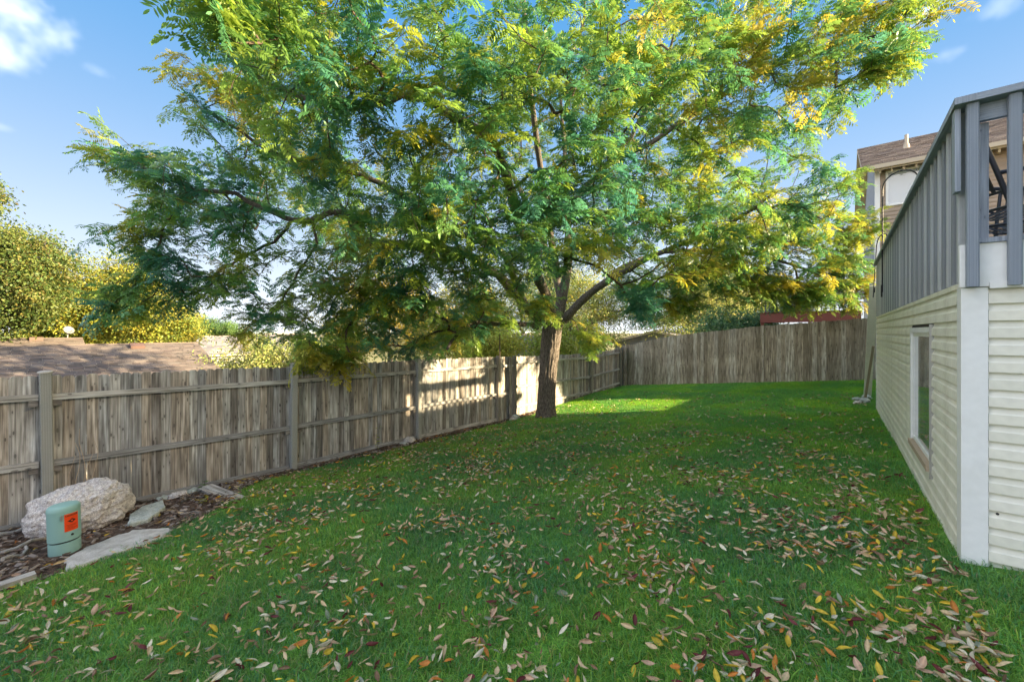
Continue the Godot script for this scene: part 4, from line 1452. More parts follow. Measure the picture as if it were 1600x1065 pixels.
func make_houses() -> void:
	mat("ridge", lin(0.13, 0.108, 0.096), 0.9)
	mat("house_cream", lin(0.46, 0.42, 0.34), 0.7)
	mat("house_grey", lin(0.25, 0.265, 0.28), 0.7)
	var brown := [Color(0.118, 0.098, 0.088), Color(0.145, 0.122, 0.108), Color(0.092, 0.078, 0.071), Color(0.132, 0.115, 0.106)]
	var grey := [Color(0.17, 0.17, 0.18), Color(0.20, 0.195, 0.20), Color(0.145, 0.145, 0.155)]
	# left, below the fence
	var h := gabled("ranch_house", "low house with a wide brown shingled roof just over the left fence", -13.0, -28.4, 18.2, 10.6, -4.6, -0.8, 0.32, M.house_cream, brown, 0.145, 0.32, 0.45)
	put_window(h, Vector3(2.0, -2.9, 10.6), Vector3(1, 0, 0), 1.4, 1.2)
	put_window(h, Vector3(8.0, -2.9, 10.6), Vector3(1, 0, 0), 1.8, 1.2)
	put_window(h, Vector3(14.0, -2.9, 10.6), Vector3(1, 0, 0), 1.4, 1.2)
	for v in [[16.5, 5.75], [9.5, 6.1]]:
		var y: float = -0.8 + 0.32 * (10.6 - v[1])
		part("roof_vent", boxmesh(Vector3(-0.22, -0.06, -0.2), Vector3(0.22, 0.13, 0.2)), M.vent_brown, h, Transform3D(Basis(Vector3.RIGHT, 0.31), Vector3(v[0], y, v[1])))
	h = gabled("ranch_house", "second brown roofed house behind the first, with a dish on its ridge", -14.0, -39.6, 16.6, 9.2, -4.6, -0.35, 0.30, M.house_cream, brown, 0.16, 0.4, 0.4)
	put_window(h, Vector3(12.0, -2.9, 9.2), Vector3(1, 0, 0), 1.4, 1.2)
	part("roof_vent", boxmesh(Vector3(-0.25, -0.05, -0.2), Vector3(0.25, 0.15, 0.2)), M.vent_brown, h, Transform3D(Basis(), Vector3(15.2, 0.95, 4.9)))
	var dish := thing("satellite_dish", "small pale satellite dish on a mast on the second brown roof", "dish", W(2.4, -35.0, 0.95), LB * Basis(Vector3.UP, -1.2))
	part("mast", tubemesh([Vector3(0, -0.1, 0), Vector3(0, 0.35, 0), Vector3(0.06, 0.5, 0)], 0.03, 0.03), M.steel, dish)
	var b := MB.new()
	b.lathe(PackedVector2Array([Vector2(0.001, 0.0), Vector2(0.10, 0.010), Vector2(0.18, 0.035), Vector2(0.24, 0.07), Vector2(0.235, 0.08), Vector2(0.17, 0.045), Vector2(0.10, 0.02), Vector2(0.001, 0.012)]), 24)
	part("reflector", b.mesh(), M.dish_grey, dish, Transform3D(Basis(Vector3.BACK, -1.1), Vector3(0.06, 0.52, 0)))
	part("feed_arm", tubemesh([Vector3(0.08, 0.35, 0), Vector3(0.42, 0.52, 0)], 0.015, 0.015), M.steel, dish)
	# far off between the trees
	for q in [["grey roofed house far off in the gap left of the big tree", 8.0, -53.5, 7.0, 8.0, -4.8, -0.6, 0.4], ["small grey roofed house glimpsed under the left branches of the big tree", 17.0, -49.0, 6.0, 7.0, -4.8, -0.2, 0.4], ["pale roofed house behind the fence beside the big trunk", 21.0, -20.5, 7.0, 7.5, -4.6, -0.3, 0.42], ["low pale roofed house seen just over the low end of the back fence", 28.0, -12.8, 6.0, 6.0, -2.6, 0.75, 0.25]]:
		var f := gabled("far_house", q[0], q[1], q[2], q[3], q[4], q[5], q[6], q[7], M.house_grey, grey, 0.3, 0.7, 0.35)
		put_window(f, Vector3(-0.001, q[6] - 1.6, 2.0), Vector3(0, 0, 1), 1.2, 1.1)
		put_window(f, Vector3(-0.001, q[6] - 1.6, 4.6), Vector3(0, 0, 1), 1.0, 1.1)
		put_window(f, Vector3(2.0, q[6] - 1.6, q[4] + 0.001), Vector3(1, 0, 0), 1.2, 1.1)
	make_tan_house()
	make_tree("leafy_tree", "airy unseen tree added past the right edge to dapple sunlight on the fence", W(12.7, 5.2), [[W(12.7, 5.2).x, 4.3, W(12.7, 5.2).z, 1.3, 1.2, 1.3]], [Color(0.2, 0.26, 0.05), Color(0.3, 0.3, 0.05)], 3.2)  # added out of view to break the sunbeam into dapples


func make_tan_house() -> void:
	# stands behind the deck; local x goes back from its front wall, z along that wall
	var h := thing("two_storey_house", "tall tan lap sided neighbouring house with brown roof, behind the deck at right", "house", W(18.04, 0.92), LB)
	var wide := 6.6
	var deep := 8.3
	var eave := 6.82
	var pitch := 0.48
	var rise := pitch * deep / 2
	var b := MB.new()
	b.box(Vector3(0.012, -1.0, 0.0), Vector3(deep, eave, wide))
	part("wall", b.mesh(), M.tan_trim, h)
	b = MB.new()
	for z in [0.0, wide]:
		var a := Vector3(0, eave, z)
		var c := Vector3(deep, eave, z)
		var d := Vector3(deep / 2, eave + rise, z)
		if z > 0:
			b.tri(a, c, d)
		else:
			b.tri(a, d, c)
	part("gable", b.mesh(), M.pale_siding, h)
	# pale board siding on the gable side
	for i in 28:
		part("side_board", boxmesh(Vector3(0.08 + i * 0.29, -1.0, -0.022), Vector3(0.08 + i * 0.29 + 0.283, eave, -0.001)), M.pale_siding, h)
	var turn := Basis(Vector3.UP, -PI / 2)
	var lap := 0.126
	var full := course_mesh(wide - 0.1, 1.0, lap)
	var left := course_mesh(0.14, 1.0, lap)
	var right := course_mesh(wide - 1.12, 1.0, lap)
	for i in 62:
		var y := -1.0 + i * lap
		if y + lap > 4.53 + 0.92 and y < 6.62:
			part("siding_course", left, M.tan_siding, h, Transform3D(turn, Vector3(0.006, y, 0.1)))
			part("siding_course", right, M.tan_siding, h, Transform3D(turn, Vector3(0.006, y, 1.12)))
		else:
			part("siding_course", full, M.tan_siding, h, Transform3D(turn, Vector3(0.006, y, 0.1)))
	part("corner_board", boxmesh(Vector3(-0.03, -1.0, -0.03), Vector3(0.01, eave, 0.1)), M.white_trim, h)
	put_window(h, Vector3(-0.002, 5.47, 0.24), Vector3(0, 0, 1), 0.88, 1.14)
	put_window(h, Vector3(-0.012, 5.3, 4.2), Vector3(0, 0, 1), 1.4, 1.3)
	# roof
	var over := 0.37
	var front := 0.42
	b = MB.new()
	var rid := Vector3(deep / 2, eave + rise + 0.14, -over)
	var l := Vector3(0, 0, wide + 2 * over)
	for s in [-1, 1]:
		var e := Vector3(deep / 2 + s * (deep / 2 + front), eave - pitch * front + 0.14, -over)
		var dn := Vector3(0, -0.13, 0)
		for q in [[e, e + l, rid + l, rid], [rid + dn, rid + l + dn, e + l + dn, e + dn], [e + dn, e + l + dn, e + l, e], [e + dn, e, rid, rid + dn], [e + l + dn, rid + l + dn, rid + l, e + l]]:
			if s < 0:
				b.quad(q[0], q[1], q[2], q[3])
			else:
				b.quad(q[3], q[2], q[1], q[0])
	var roof := part("roof", b.mesh(), M.tan_trim, h)
	b = MB.new()
	var tones := [Color(0.175, 0.135, 0.112), Color(0.225, 0.178, 0.15), Color(0.138, 0.108, 0.094), Color(0.21, 0.172, 0.15)]
	for s in [-1, 1]:
		var e := Vector3(deep / 2 + s * (deep / 2 + front), eave - pitch * front + 0.145, -over)
		shingles(b, e, l, Vector3(-s * (deep / 2 + front), rise + pitch * front, 0), tones, 0.14, 0.3)
	part("shingles", b.mesh(), M.shingle, roof, Transform3D(), "stuff")
	part("fascia", boxmesh(Vector3(-front - 0.03, eave - pitch * front - 0.05, -over), Vector3(-front - 0.002, eave - pitch * front + 0.13, wide + over)), M.tan_trim, roof)
	part("gutter", boxmesh(Vector3(-front - 0.13, eave - pitch * front - 0.01, -over + 0.02), Vector3(-front - 0.031, eave - pitch * front + 0.115, wide + over - 0.02)), M.tan_trim, roof)
	for i in 40:
		part("rafter_tail", boxmesh(Vector3(-front, -0.06, 0.0), Vector3(-0.005, 0.06, 0.05)), M.tan_trim, roof, Transform3D(Basis(Vector3.BACK, atan(pitch)), Vector3(0.02, eave - 0.10, 0.06 + i * 0.28)))
	part("vent_pipe", tubemesh([Vector3(0, -0.3, 0), Vector3(0, 0.42, 0)], 0.05, 0.05), M.tan_trim, roof, Transform3D(Basis(), Vector3(1.9, eave + pitch * 1.9 + 0.18, 0.9)))
	part("vent_boot", tubemesh([Vector3(0, -0.2, 0), Vector3(0, 0.1, 0)], 0.13, 0.07), M.tan_trim, roof, Transform3D(Basis(), Vector3(1.9, eave + pitch * 1.9 + 0.18, 0.9)))
	# the neighbour's own deck at the gable side
	var k := thing("neighbour_deck", "neighbour's raised deck with red brown beam and dark railing, over the back fence", "deck", W(17.9, -2.35), LB)
	part("beam", boxmesh(Vector3(0, 1.74, 0), Vector3(0.09, 2.10, 2.9)), M.rust_paint, k)
	part("beam", boxmesh(Vector3(0.091, 1.74, 0), Vector3(2.6, 2.10, 0.09)), M.rust_paint, k)
	for i in 17:
		part("deck_board", boxmesh(Vector3(-0.03, 2.102, 0.0), Vector3(2.6, 2.13, 0.162)), M.rust_paint, k, Transform3D(Basis(), Vector3(0, 0, 0.17 * i)))
	for i in 24:
		part("baluster", boxmesh(Vector3(0.03, 2.131, 0), Vector3(0.06, 3.0, 0.03)), M.dark_paint, k, Transform3D(Basis(), Vector3(0, 0, 0.03 + i * 0.12)))
	part("rail_cap", boxmesh(Vector3(0.0, 3.001, 0), Vector3(0.09, 3.05, 2.9)), M.dark_paint, k)
	for z in [0.0, 2.78]:
		part("post", boxmesh(Vector3(0.1, -1.0, 0), Vector3(0.2, 1.74, 0.1)), M.rust_paint, k, Transform3D(Basis(), Vector3(0, 0, z)))
	var g := thing("covered_grill", "dark covered grill standing on the neighbour's raised deck", "grill", W(18.9, -1.3, 2.131), LB)
	var cover := MB.new()
	cover.prism(PackedVector2Array([Vector2(-0.45, 0.0), Vector2(0.45, 0.0), Vector2(0.42, 0.85), Vector2(0.3, 1.08), Vector2(-0.3, 1.08), Vector2(-0.42, 0.85)]), -0.3, 0.3)
	part("cover", cover.mesh(), M.dark_paint, g, Transform3D(turn, Vector3.ZERO))
	part("side_shelf", boxmesh(Vector3(-0.25, 0.8, 0.46), Vector3(0.25, 0.84, 0.8)), M.black_metal, g)
	# the house that the near deck belongs to; out of the picture, it shades the yard
	var tones2 := [Color(0.2, 0.15, 0.12), Color(0.24, 0.18, 0.15)]
	var own := gabled("family_house", "two storey house that the grey railed deck belongs to, beyond the right edge", -9.0, 6.6, 20.7, 9.5, -0.6, 5.65, 0.25, M.house_cream, tones2, 0.3, 0.6, 0.45)
	var wing := gabled("added_wing", "unseen low wing added to the house so sun reaches the left fence", 11.8, 6.7, 3.3, 6.0, -0.6, 4.3, 0.15, M.house_cream, tones2, 0.3, 0.6, 0.3)  # made-up wing, kept low so the sun passes over it
	put_window(wing, Vector3(2.0, 2.2, -0.001), Vector3(-1, 0, 0), 1.3, 0.9)
	for i in 4:
		put_window(own, Vector3(4.0 + i * 4.0 + 1.3, 2.6, -0.001), Vector3(-1, 0, 0), 1.3, 1.3)


# ---------- the bed at the left and small things ----------
func make_bed_things() -> void:
	# boulder
	var b := MB.new()
	var f := noise(1.5, 4, 201)
	var fine := noise(7.0, 4, 202)
	var pit := noise(4.0, 3, 203, FastNoiseLite.TYPE_CELLULAR)
	var rows := []
	for j in 73:
		var th := PI * (1.0 - j / 72.0)
		var r := PackedVector3Array()
		for i in 120:
			var ph := -TAU * i / 120
			var d := Vector3(sin(th) * cos(ph), cos(th), sin(th) * sin(ph))
			var q := 1.0 + 0.16 * f.get_noise_3dv(d) + 0.055 * fine.get_noise_3dv(d) + 0.05 * pit.get_noise_3dv(d * Vector3(1, 1.8, 1))
			var sq := pow(absf(d.y), 0.8) * signf(d.y)
			r.append(Vector3(d.x * 0.39, sq * 0.275, d.z * 0.33) * q)
		rows.append(r)
	b.grid(rows, true)
	var o := part("boulder", b.mesh(), M.boulder, self, Transform3D(Basis(Vector3.UP, 0.55) * Basis(Vector3.BACK, 0.10), W(0.50, -5.98, -0.40)))
	tag(o, "big pale pinkish granite boulder behind the green utility pedestal", "boulder")
	# utility pedestal
	var p := thing("utility_pedestal", "pale green round utility pedestal with an orange sticker, in front of the boulder", "pedestal", W(0.34, -5.18, ground(0.34, -5.18)), Basis(Vector3.BACK, 0.03))
	b = MB.new()
	b.lathe(PackedVector2Array([Vector2(0.098, -0.1), Vector2(0.098, 0.118), Vector2(0.094, 0.122), Vector2(0.001, 0.1225)]), 48)
	part("base", b.mesh(), M.pedestal, p)
	b = MB.new()
	b.lathe(PackedVector2Array([Vector2(0.088, 0.121), Vector2(0.088, 0.14)]), 48)
	part("seam", b.mesh(), M.pedestal_dark, p)
	b = MB.new()
	b.lathe(PackedVector2Array([Vector2(0.088, 0.134), Vector2(0.1, 0.134), Vector2(0.101, 0.138), Vector2(0.101, 0.375), Vector2(0.103, 0.378), Vector2(0.103, 0.392), Vector2(0.099, 0.412), Vector2(0.088, 0.424), Vector2(0.06, 0.430), Vector2(0.001, 0.432)]), 48)
	part("cover", b.mesh(), M.pedestal, p)
	var face := atan2(3.5, 3.83)  # towards the lawn
	var sticker_at := face - deg_to_rad(27.0)
	b = MB.new()
	rows = []
	for j in 7:
		var r := PackedVector3Array()
		for i in 13:
			var a := sticker_at + deg_to_rad(lerpf(26, -26, i / 12.0))
			r.append(Vector3(cos(a) * 0.1018, lerpf(0.215, 0.362, j / 6.0), sin(a) * 0.1018))
		rows.append(r)
	b.grid(rows)
	for i in b.u.size():
		b.u[i] = Vector2(b.u[i].x * 13.0 / 12.0, 1.0 - b.u[i].y * 7.0 / 6.0)
	part("warning_sticker", b.mesh(), M.sticker, p)
	b = MB.new()
	b.lathe(PackedVector2Array([Vector2(0.009, 0), Vector2(0.009, 0.006), Vector2(0.001, 0.007)]), 16)
	var a2 := sticker_at
	part("lock_bolt", b.mesh(), M.pedestal_dark, p, Transform3D(Basis(Vector3(-sin(a2), 0, cos(a2)), Vector3(cos(a2), 0, sin(a2)), Vector3(0, -1, 0)).orthonormalized(), Vector3(cos(a2) * 0.1, 0.182, sin(a2) * 0.1)))
	a2 = sticker_at + deg_to_rad(34)
	part("clasp", boxmesh(Vector3(-0.008, -0.022, -0.002), Vector3(0.008, 0.022, 0.006)), M.steel, p, Transform3D(Basis(Vector3(sin(a2), 0, -cos(a2)), Vector3.UP, Vector3(cos(a2), 0, sin(a2))), Vector3(cos(a2) * 0.1012, 0.338, sin(a2) * 0.1012)))
	# slab and stones
	slab("concrete_slab", "flat weathered concrete slab sunk at the lawn edge beside the pedestal", "slab", SLAB, 0.03, M.concrete)
	slab("flat_stone", "greenish flat stone leaning between the boulder and the concrete slab", "stone", STONE, 0.07, M.flat_stone)
	var spots := [[1.35, -6.35, 0.11, "small tan stone by the fence, right of the boulder"], [1.52, -6.42, 0.09, "small pink stone under the fence, in front of the timber"], [1.22, -6.38, 0.08, "small grey stone beside the tip of the flat stone"], [4.95, -6.52, 0.15, "grey rock at the foot of the fence in the middle of the left fence"], [4.75, -6.44, 0.08, "little stone next to the grey rock by the fence foot"], [8.15, -6.42, 0.14, "pale stone at the fence foot just left of the big trunk"], [7.95, -6.36, 0.09, "small stone beside the pale one left of the big trunk"], [11.9, 0.42, 0.13, "pale broken paving lump against the far end of the deck wall"], [12.15, 0.30, 0.10, "small grey lump at the far deck corner"], [11.75, 0.30, 0.09, "tan lump nearest the lawn at the far deck corner"], [12.4, 0.48, 0.12, "larger grey lump behind the others at the far deck corner"]]
	for i in spots.size():
		var s: Array = spots[i]
		b = MB.new()
		rows = []
		for j in 15:
			var th := PI * (1.0 - j / 14.0)
			var r := PackedVector3Array()
			for k in 22:
				var ph := -TAU * k / 22
				var d := Vector3(sin(th) * cos(ph), cos(th), sin(th) * sin(ph))
				r.append(Vector3(d.x, d.y * 0.55, d.z * 0.75) * s[2] * (1.0 + 0.4 * f.get_noise_3dv(d * 0.9 + Vector3(i * 7, 0, 0)) + 0.12 * fine.get_noise_3dv(d * 0.5)))
			rows.append(r)
		b.grid(rows, true)
		o = part("stone", b.mesh(), M.flat_stone if i % 3 else M.boulder, self, on_ground(s[0], s[1], s[2] * 0.25, i * 1.3))
		tag(o, s[3], "stone", "loose stones round the yard")
	# timber edging and driftwood
	var tb := thing("edging_timber", "short grey landscape timber lying across the bed, right of the boulder", "timber", W(1.72, -5.95, ground(1.72, -5.95)), LB * Basis(Vector3.UP, -1.42))
	part("beam", boxmesh(Vector3(-0.42, -0.05, -0.055), Vector3(0.40, 0.055, 0.055), Vector2(0.4, 0.2)), M.weathered_wood_0, tb)
	part("split_board", boxmesh(Vector3(-0.40, 0.02, 0.058), Vector3(0.36, 0.05, 0.11), Vector2(0.1, 0.7)), M.weathered_wood_2, tb)
	tb = thing("edging_timber", "pale weathered edging timber between bed and grass at the left edge", "timber", W(0.02, -4.70, ground(0.0, -4.70) + 0.01), LB * Basis(Vector3.UP, 0.12))
	part("beam", boxmesh(Vector3(-0.6, -0.05, -0.04), Vector3(0.14, 0.035, 0.04), Vector2(0.9, 0.3)), M.weathered_wood_2, tb)
	var sticks := [[0.02, -5.62, 0.5, 0.35, 0.022, "thick grey driftwood stick at the left edge, below the boulder"], [0.10, -5.42, 0.32, 1.1, 0.016, "short pale stick pointing at the pedestal"], [-0.05, -5.2, 0.4, -0.5, 0.012, "thin brown stick lying on the mulch at the left edge"], [0.12, -6.3, 0.45, 0.1, 0.025, "dark rounded branch under the fence at the left edge"], [1.45, -6.1, 0.6, 0.9, 0.010, "thin twig lying on the mulch right of the boulder"], [0.95, -6.35, 0.35, 0.4, 0.014, "crooked twig at the right end of the boulder"]]
	for s in sticks:
		var pts := []
		for i in 6:
			pts.append(Vector3((i - 2.5) / 5.0 * s[2], 0.015 + 0.02 * sin(i * 1.9 + s[0] * 9), 0.03 * sin(i * 1.4 + s[1] * 5)))
		o = part("stick", tubemesh(pts, s[4], s[4] * 0.6, 8), M.weathered_wood_2 if s[4] > 0.015 else M.bark, self, on_ground(s[0], s[1], 0.03, s[3]))
		tag(o, s[5], "stick", "sticks in the planting bed")
	# dead vine stems against the second post
	var v := thing("dead_vine", "bare pale dead vine stems hanging on the fence beside the near post", "vine", W(0.45, -6.535, 0), LB)
	for k in 5:
		var pts := PackedVector3Array()
		var x := 0.02 + k * 0.045
		for i in 7:
			pts.append(Vector3(x + 0.035 * sin(i * 1.3 + k * 2.0) * (i / 6.0), -0.62 + i * (0.11 + 0.025 * (k % 3)), 0.02 + 0.012 * sin(i * 2.0 + k)))
		part("stem", tubemesh(Array(smooth(pts, 3)), 0.005, 0.0025, 6), M.sill_wood, v)
	# green sprouts
	sprout("sapling", "young yellow green sprout climbing at the foot of the left fence", W(4.2, -6.47, ground(4.2, -6.47)), 0.5, 20, Color(0.30, 0.36, 0.04))
	sprout("weed", "small dark green weed under the bottom rail, right of the boulder", W(1.62, -6.42, ground(1.62, -6.42)), 0.16, 12, Color(0.08, 0.2, 0.03))
	sprout("weed", "low green tuft of weeds at the post near the fence corner", W(12.3, -6.4, ground(12.3, -6.4)), 0.22, 14, Color(0.10, 0.22, 0.03))
	sprout("weed", "yellowing weed beside the concrete slab and timber", W(1.45, -5.75, ground(1.45, -5.75)), 0.09, 12, Color(0.30, 0.30, 0.04))
	# thin pole rising beyond the fence, left of the trunk
	o = part("garden_stake", tubemesh([Vector3(0, -1.6, 0), Vector3(0.01, 1.15, 0)], 0.016, 0.014), M.twig, self, Transform3D(LB, W(7.88, -6.72, 0.2)))
	tag(o, "thin dark stake standing above the fence left of the big trunk", "stake")
	# at the far end of the deck wall
	var brd := thing("leaning_board", "long cream board leaning at the far end of the deck wall", "board", W(12.75, 0.50, ground(12.75, 0.5)), LB)
	b = MB.new()
	bar(b, Vector3(0, -0.05, 0), Vector3(-1.15, 2.5, 0.06), 0.14, 0.03)
	part("board", b.mesh(), M.siding, brd)
	brd = thing("leaning_board", "thin pale lath leaning against the far corner of the deck", "board", W(12.3, 0.44, ground(12.3, 0.44)), LB)
	b = MB.new()
	bar(b, Vector3(0, -0.02, 0), Vector3(-0.95, 1.25, 0.1), 0.045, 0.02)
	part("board", b.mesh(), M.sill_wood, brd)


func slab(called: String, label: String, category: String, outline: Array, thick: float, m: Material) -> void:
	var c := Vector2.ZERO
	var k := outline.size() / 2
	for i in k:
		c += Vector2(outline[i * 2], outline[i * 2 + 1]) / k
	var xf := on_ground(c.x, c.y, thick)
	var rim := []
	for i in k:
		var q := Vector2(outline[i * 2], outline[i * 2 + 1])
		var q2 := Vector2(outline[(i * 2 + 2) % (k * 2)], outline[(i * 2 + 3) % (k * 2)])
		for s in 6:
			var e := q.lerp(q2, s / 6.0) + Vector2(rng.randf_range(-1, 1), rng.randf_range(-1, 1)) * 0.008
			rim.append(Vector3(e.x - c.x, 0, e.y - c.y))
	var rows := []
	for lv in [[0.0, 0.0, 0.0], [0.45, 0.004, 0.0], [0.93, 0.002, 0.0], [0.985, -0.006, 0.0], [1.0, -0.02, 0.0], [1.0, -thick - 0.06, 0.0]]:
		var r := PackedVector3Array()
		for e in rim:
			r.append(e * lv[0] + Vector3(0, lv[1] + (rng.randf_range(-0.002, 0.002) if lv[0] > 0.1 and lv[0] < 0.99 else 0.0), 0))
		rows.append(r)
	rows.reverse()
	var b := MB.new()
	b.grid(rows, true)
	var o := part(called, b.mesh(), m, self, xf)
	# mind the winding: turn the normals up
	tag(o, label, category)


func sprout(called: String, label: String, at_: Vector3, h: float, leaves: int, col: Color) -> void:
	var t := thing(called, label, "plant", at_)
	var b := MB.new()
	var top := Vector3(0.05, h, 0.03)
	part("stem", tubemesh([Vector3.ZERO, top * 0.5 + Vector3(0.02, 0, 0), top], 0.005, 0.002, 6), M.twig, t)
	for i in leaves:
		var s := float(i) / leaves
		var p := top * s
		var a := i * 2.4
		var d := Vector3(cos(a), rng.randf_range(-0.2, 0.5), sin(a)).normalized()
		var l := rng.randf_range(0.045, 0.075)
		var w := d.cross(Vector3.UP).normalized() * l * 0.32
		b.col = col * rng.randf_range(0.75, 1.25)
		b.quad(p, p + d * l * 0.5 + w, p + d * l, p + d * l * 0.5 - w)
	part("leaves", b.mesh(), M.leaf, t, Transform3D(), "stuff")


func sticker_texture() -> ImageTexture:
	var im := Image.create(96, 144, false, Image.FORMAT_RGB8)
	im.fill(Color8(232, 72, 20))
	im.fill_rect(Rect2i(0, 0, 96, 3), Color8(236, 130, 80))
	# a black band, an emblem like an open eye, and rows too small to read
	im.fill_rect(Rect2i(8, 8, 80, 13), Color8(70, 26, 18))
	for x in range(12, 84, 9):
		im.fill_rect(Rect2i(x, 11, 5, 7), Color8(232, 84, 30))
	for y in range(-16, 17):
		var half := int(30.0 * (1.0 - absf(y) / 17.0))
		if half > 0:
			im.fill_rect(Rect2i(48 - half, 60 + y, half * 2, 1), Color8(30, 18, 18))
	for y in range(-6, 7):
		var half := int(9.0 * sqrt(maxf(0.0, 1.0 - y * y / 40.0)))
		if half > 0:
			im.fill_rect(Rect2i(48 - half, 60 + y, half * 2, 1), Color8(232, 84, 30))
	for k in 5:
		im.fill_rect(Rect2i(14 + (k % 2) * 6, 92 + k * 9, 66 - (k % 3) * 12, 3), Color8(120, 36, 18))
	return ImageTexture.create_from_image(im)


# ---------- fallen leaves ----------
const SLAB := [0.31, -4.66, 0.62, -4.71, 0.91, -4.80, 1.05, -5.02, 0.78, -5.34, 0.45, -5.12, 0.31, -4.93]
const STONE := [0.77, -5.42, 0.94, -5.45, 1.13, -5.80, 1.18, -6.15, 0.98, -6.05, 0.84, -5.80]


func inside(outline: Array, t: float, n: float) -> bool:
	var p := PackedVector2Array()
	for i in range(0, outline.size(), 2):
		p.append(Vector2(outline[i], outline[i + 1]))
	return Geometry2D.is_point_in_polygon(Vector2(t, n), p)


func fallen_mesh(seed_: int) -> ArrayMesh:  # one metre long, scaled where it is used
	var r := RandomNumberGenerator.new()
	r.seed = seed_
	var b := MB.new()
	var curl := r.randf_range(-0.5, 1.1)
	var fold := r.randf_range(0.1, 0.9)
	var twist := r.randf_range(-0.6, 0.6)
	var width := r.randf_range(0.16, 0.235)
	var rows := []
	for j in 9:
		var s := j / 8.0
		var a := (s - 0.5) * curl * 2.0
		var c := Vector3(0.5 * sin(a) / curl * 1.0 if absf(curl) > 0.05 else (s - 0.5), 0.5 * (1.0 - cos(a)) / curl if absf(curl) > 0.05 else 0.0, 0)
		var w := width * pow(sin(PI * clampf(pow(s, 0.85), 0.02, 0.98)), 0.75)
		var row := PackedVector3Array()
		for i in 5:
			var q := (i - 2) / 2.0
			var side := Vector3(0, sin(fold * absf(q) + twist * (s - 0.5) * q), cos(fold * absf(q))) * w * absf(q)
			if q < 0:
				side.z = -side.z
			row.append(c + side + Vector3(0, 0.01 * sin(s * 17.0) * absf(q), 0))
		rows.append(row)
	b.grid(rows)
	# paler along the midrib
	for i in b.c.size():
		var v := b.v[i]
		b.c[i] = Color(1, 1, 1) * (0.86 + 0.3 * exp(-absf(v.z) * 40.0)) * (0.9 + 0.2 * sin(v.x * 30.0 + seed_) * 0.5)
	b.tube(PackedVector3Array([rows[0][2], rows[0][2] + Vector3(-0.12, 0.02, 0.01), rows[0][2] + Vector3(-0.22, 0.05, 0.03)]), PackedFloat32Array([0.012, 0.009, 0.008]), 4, false)
	return b.mesh()


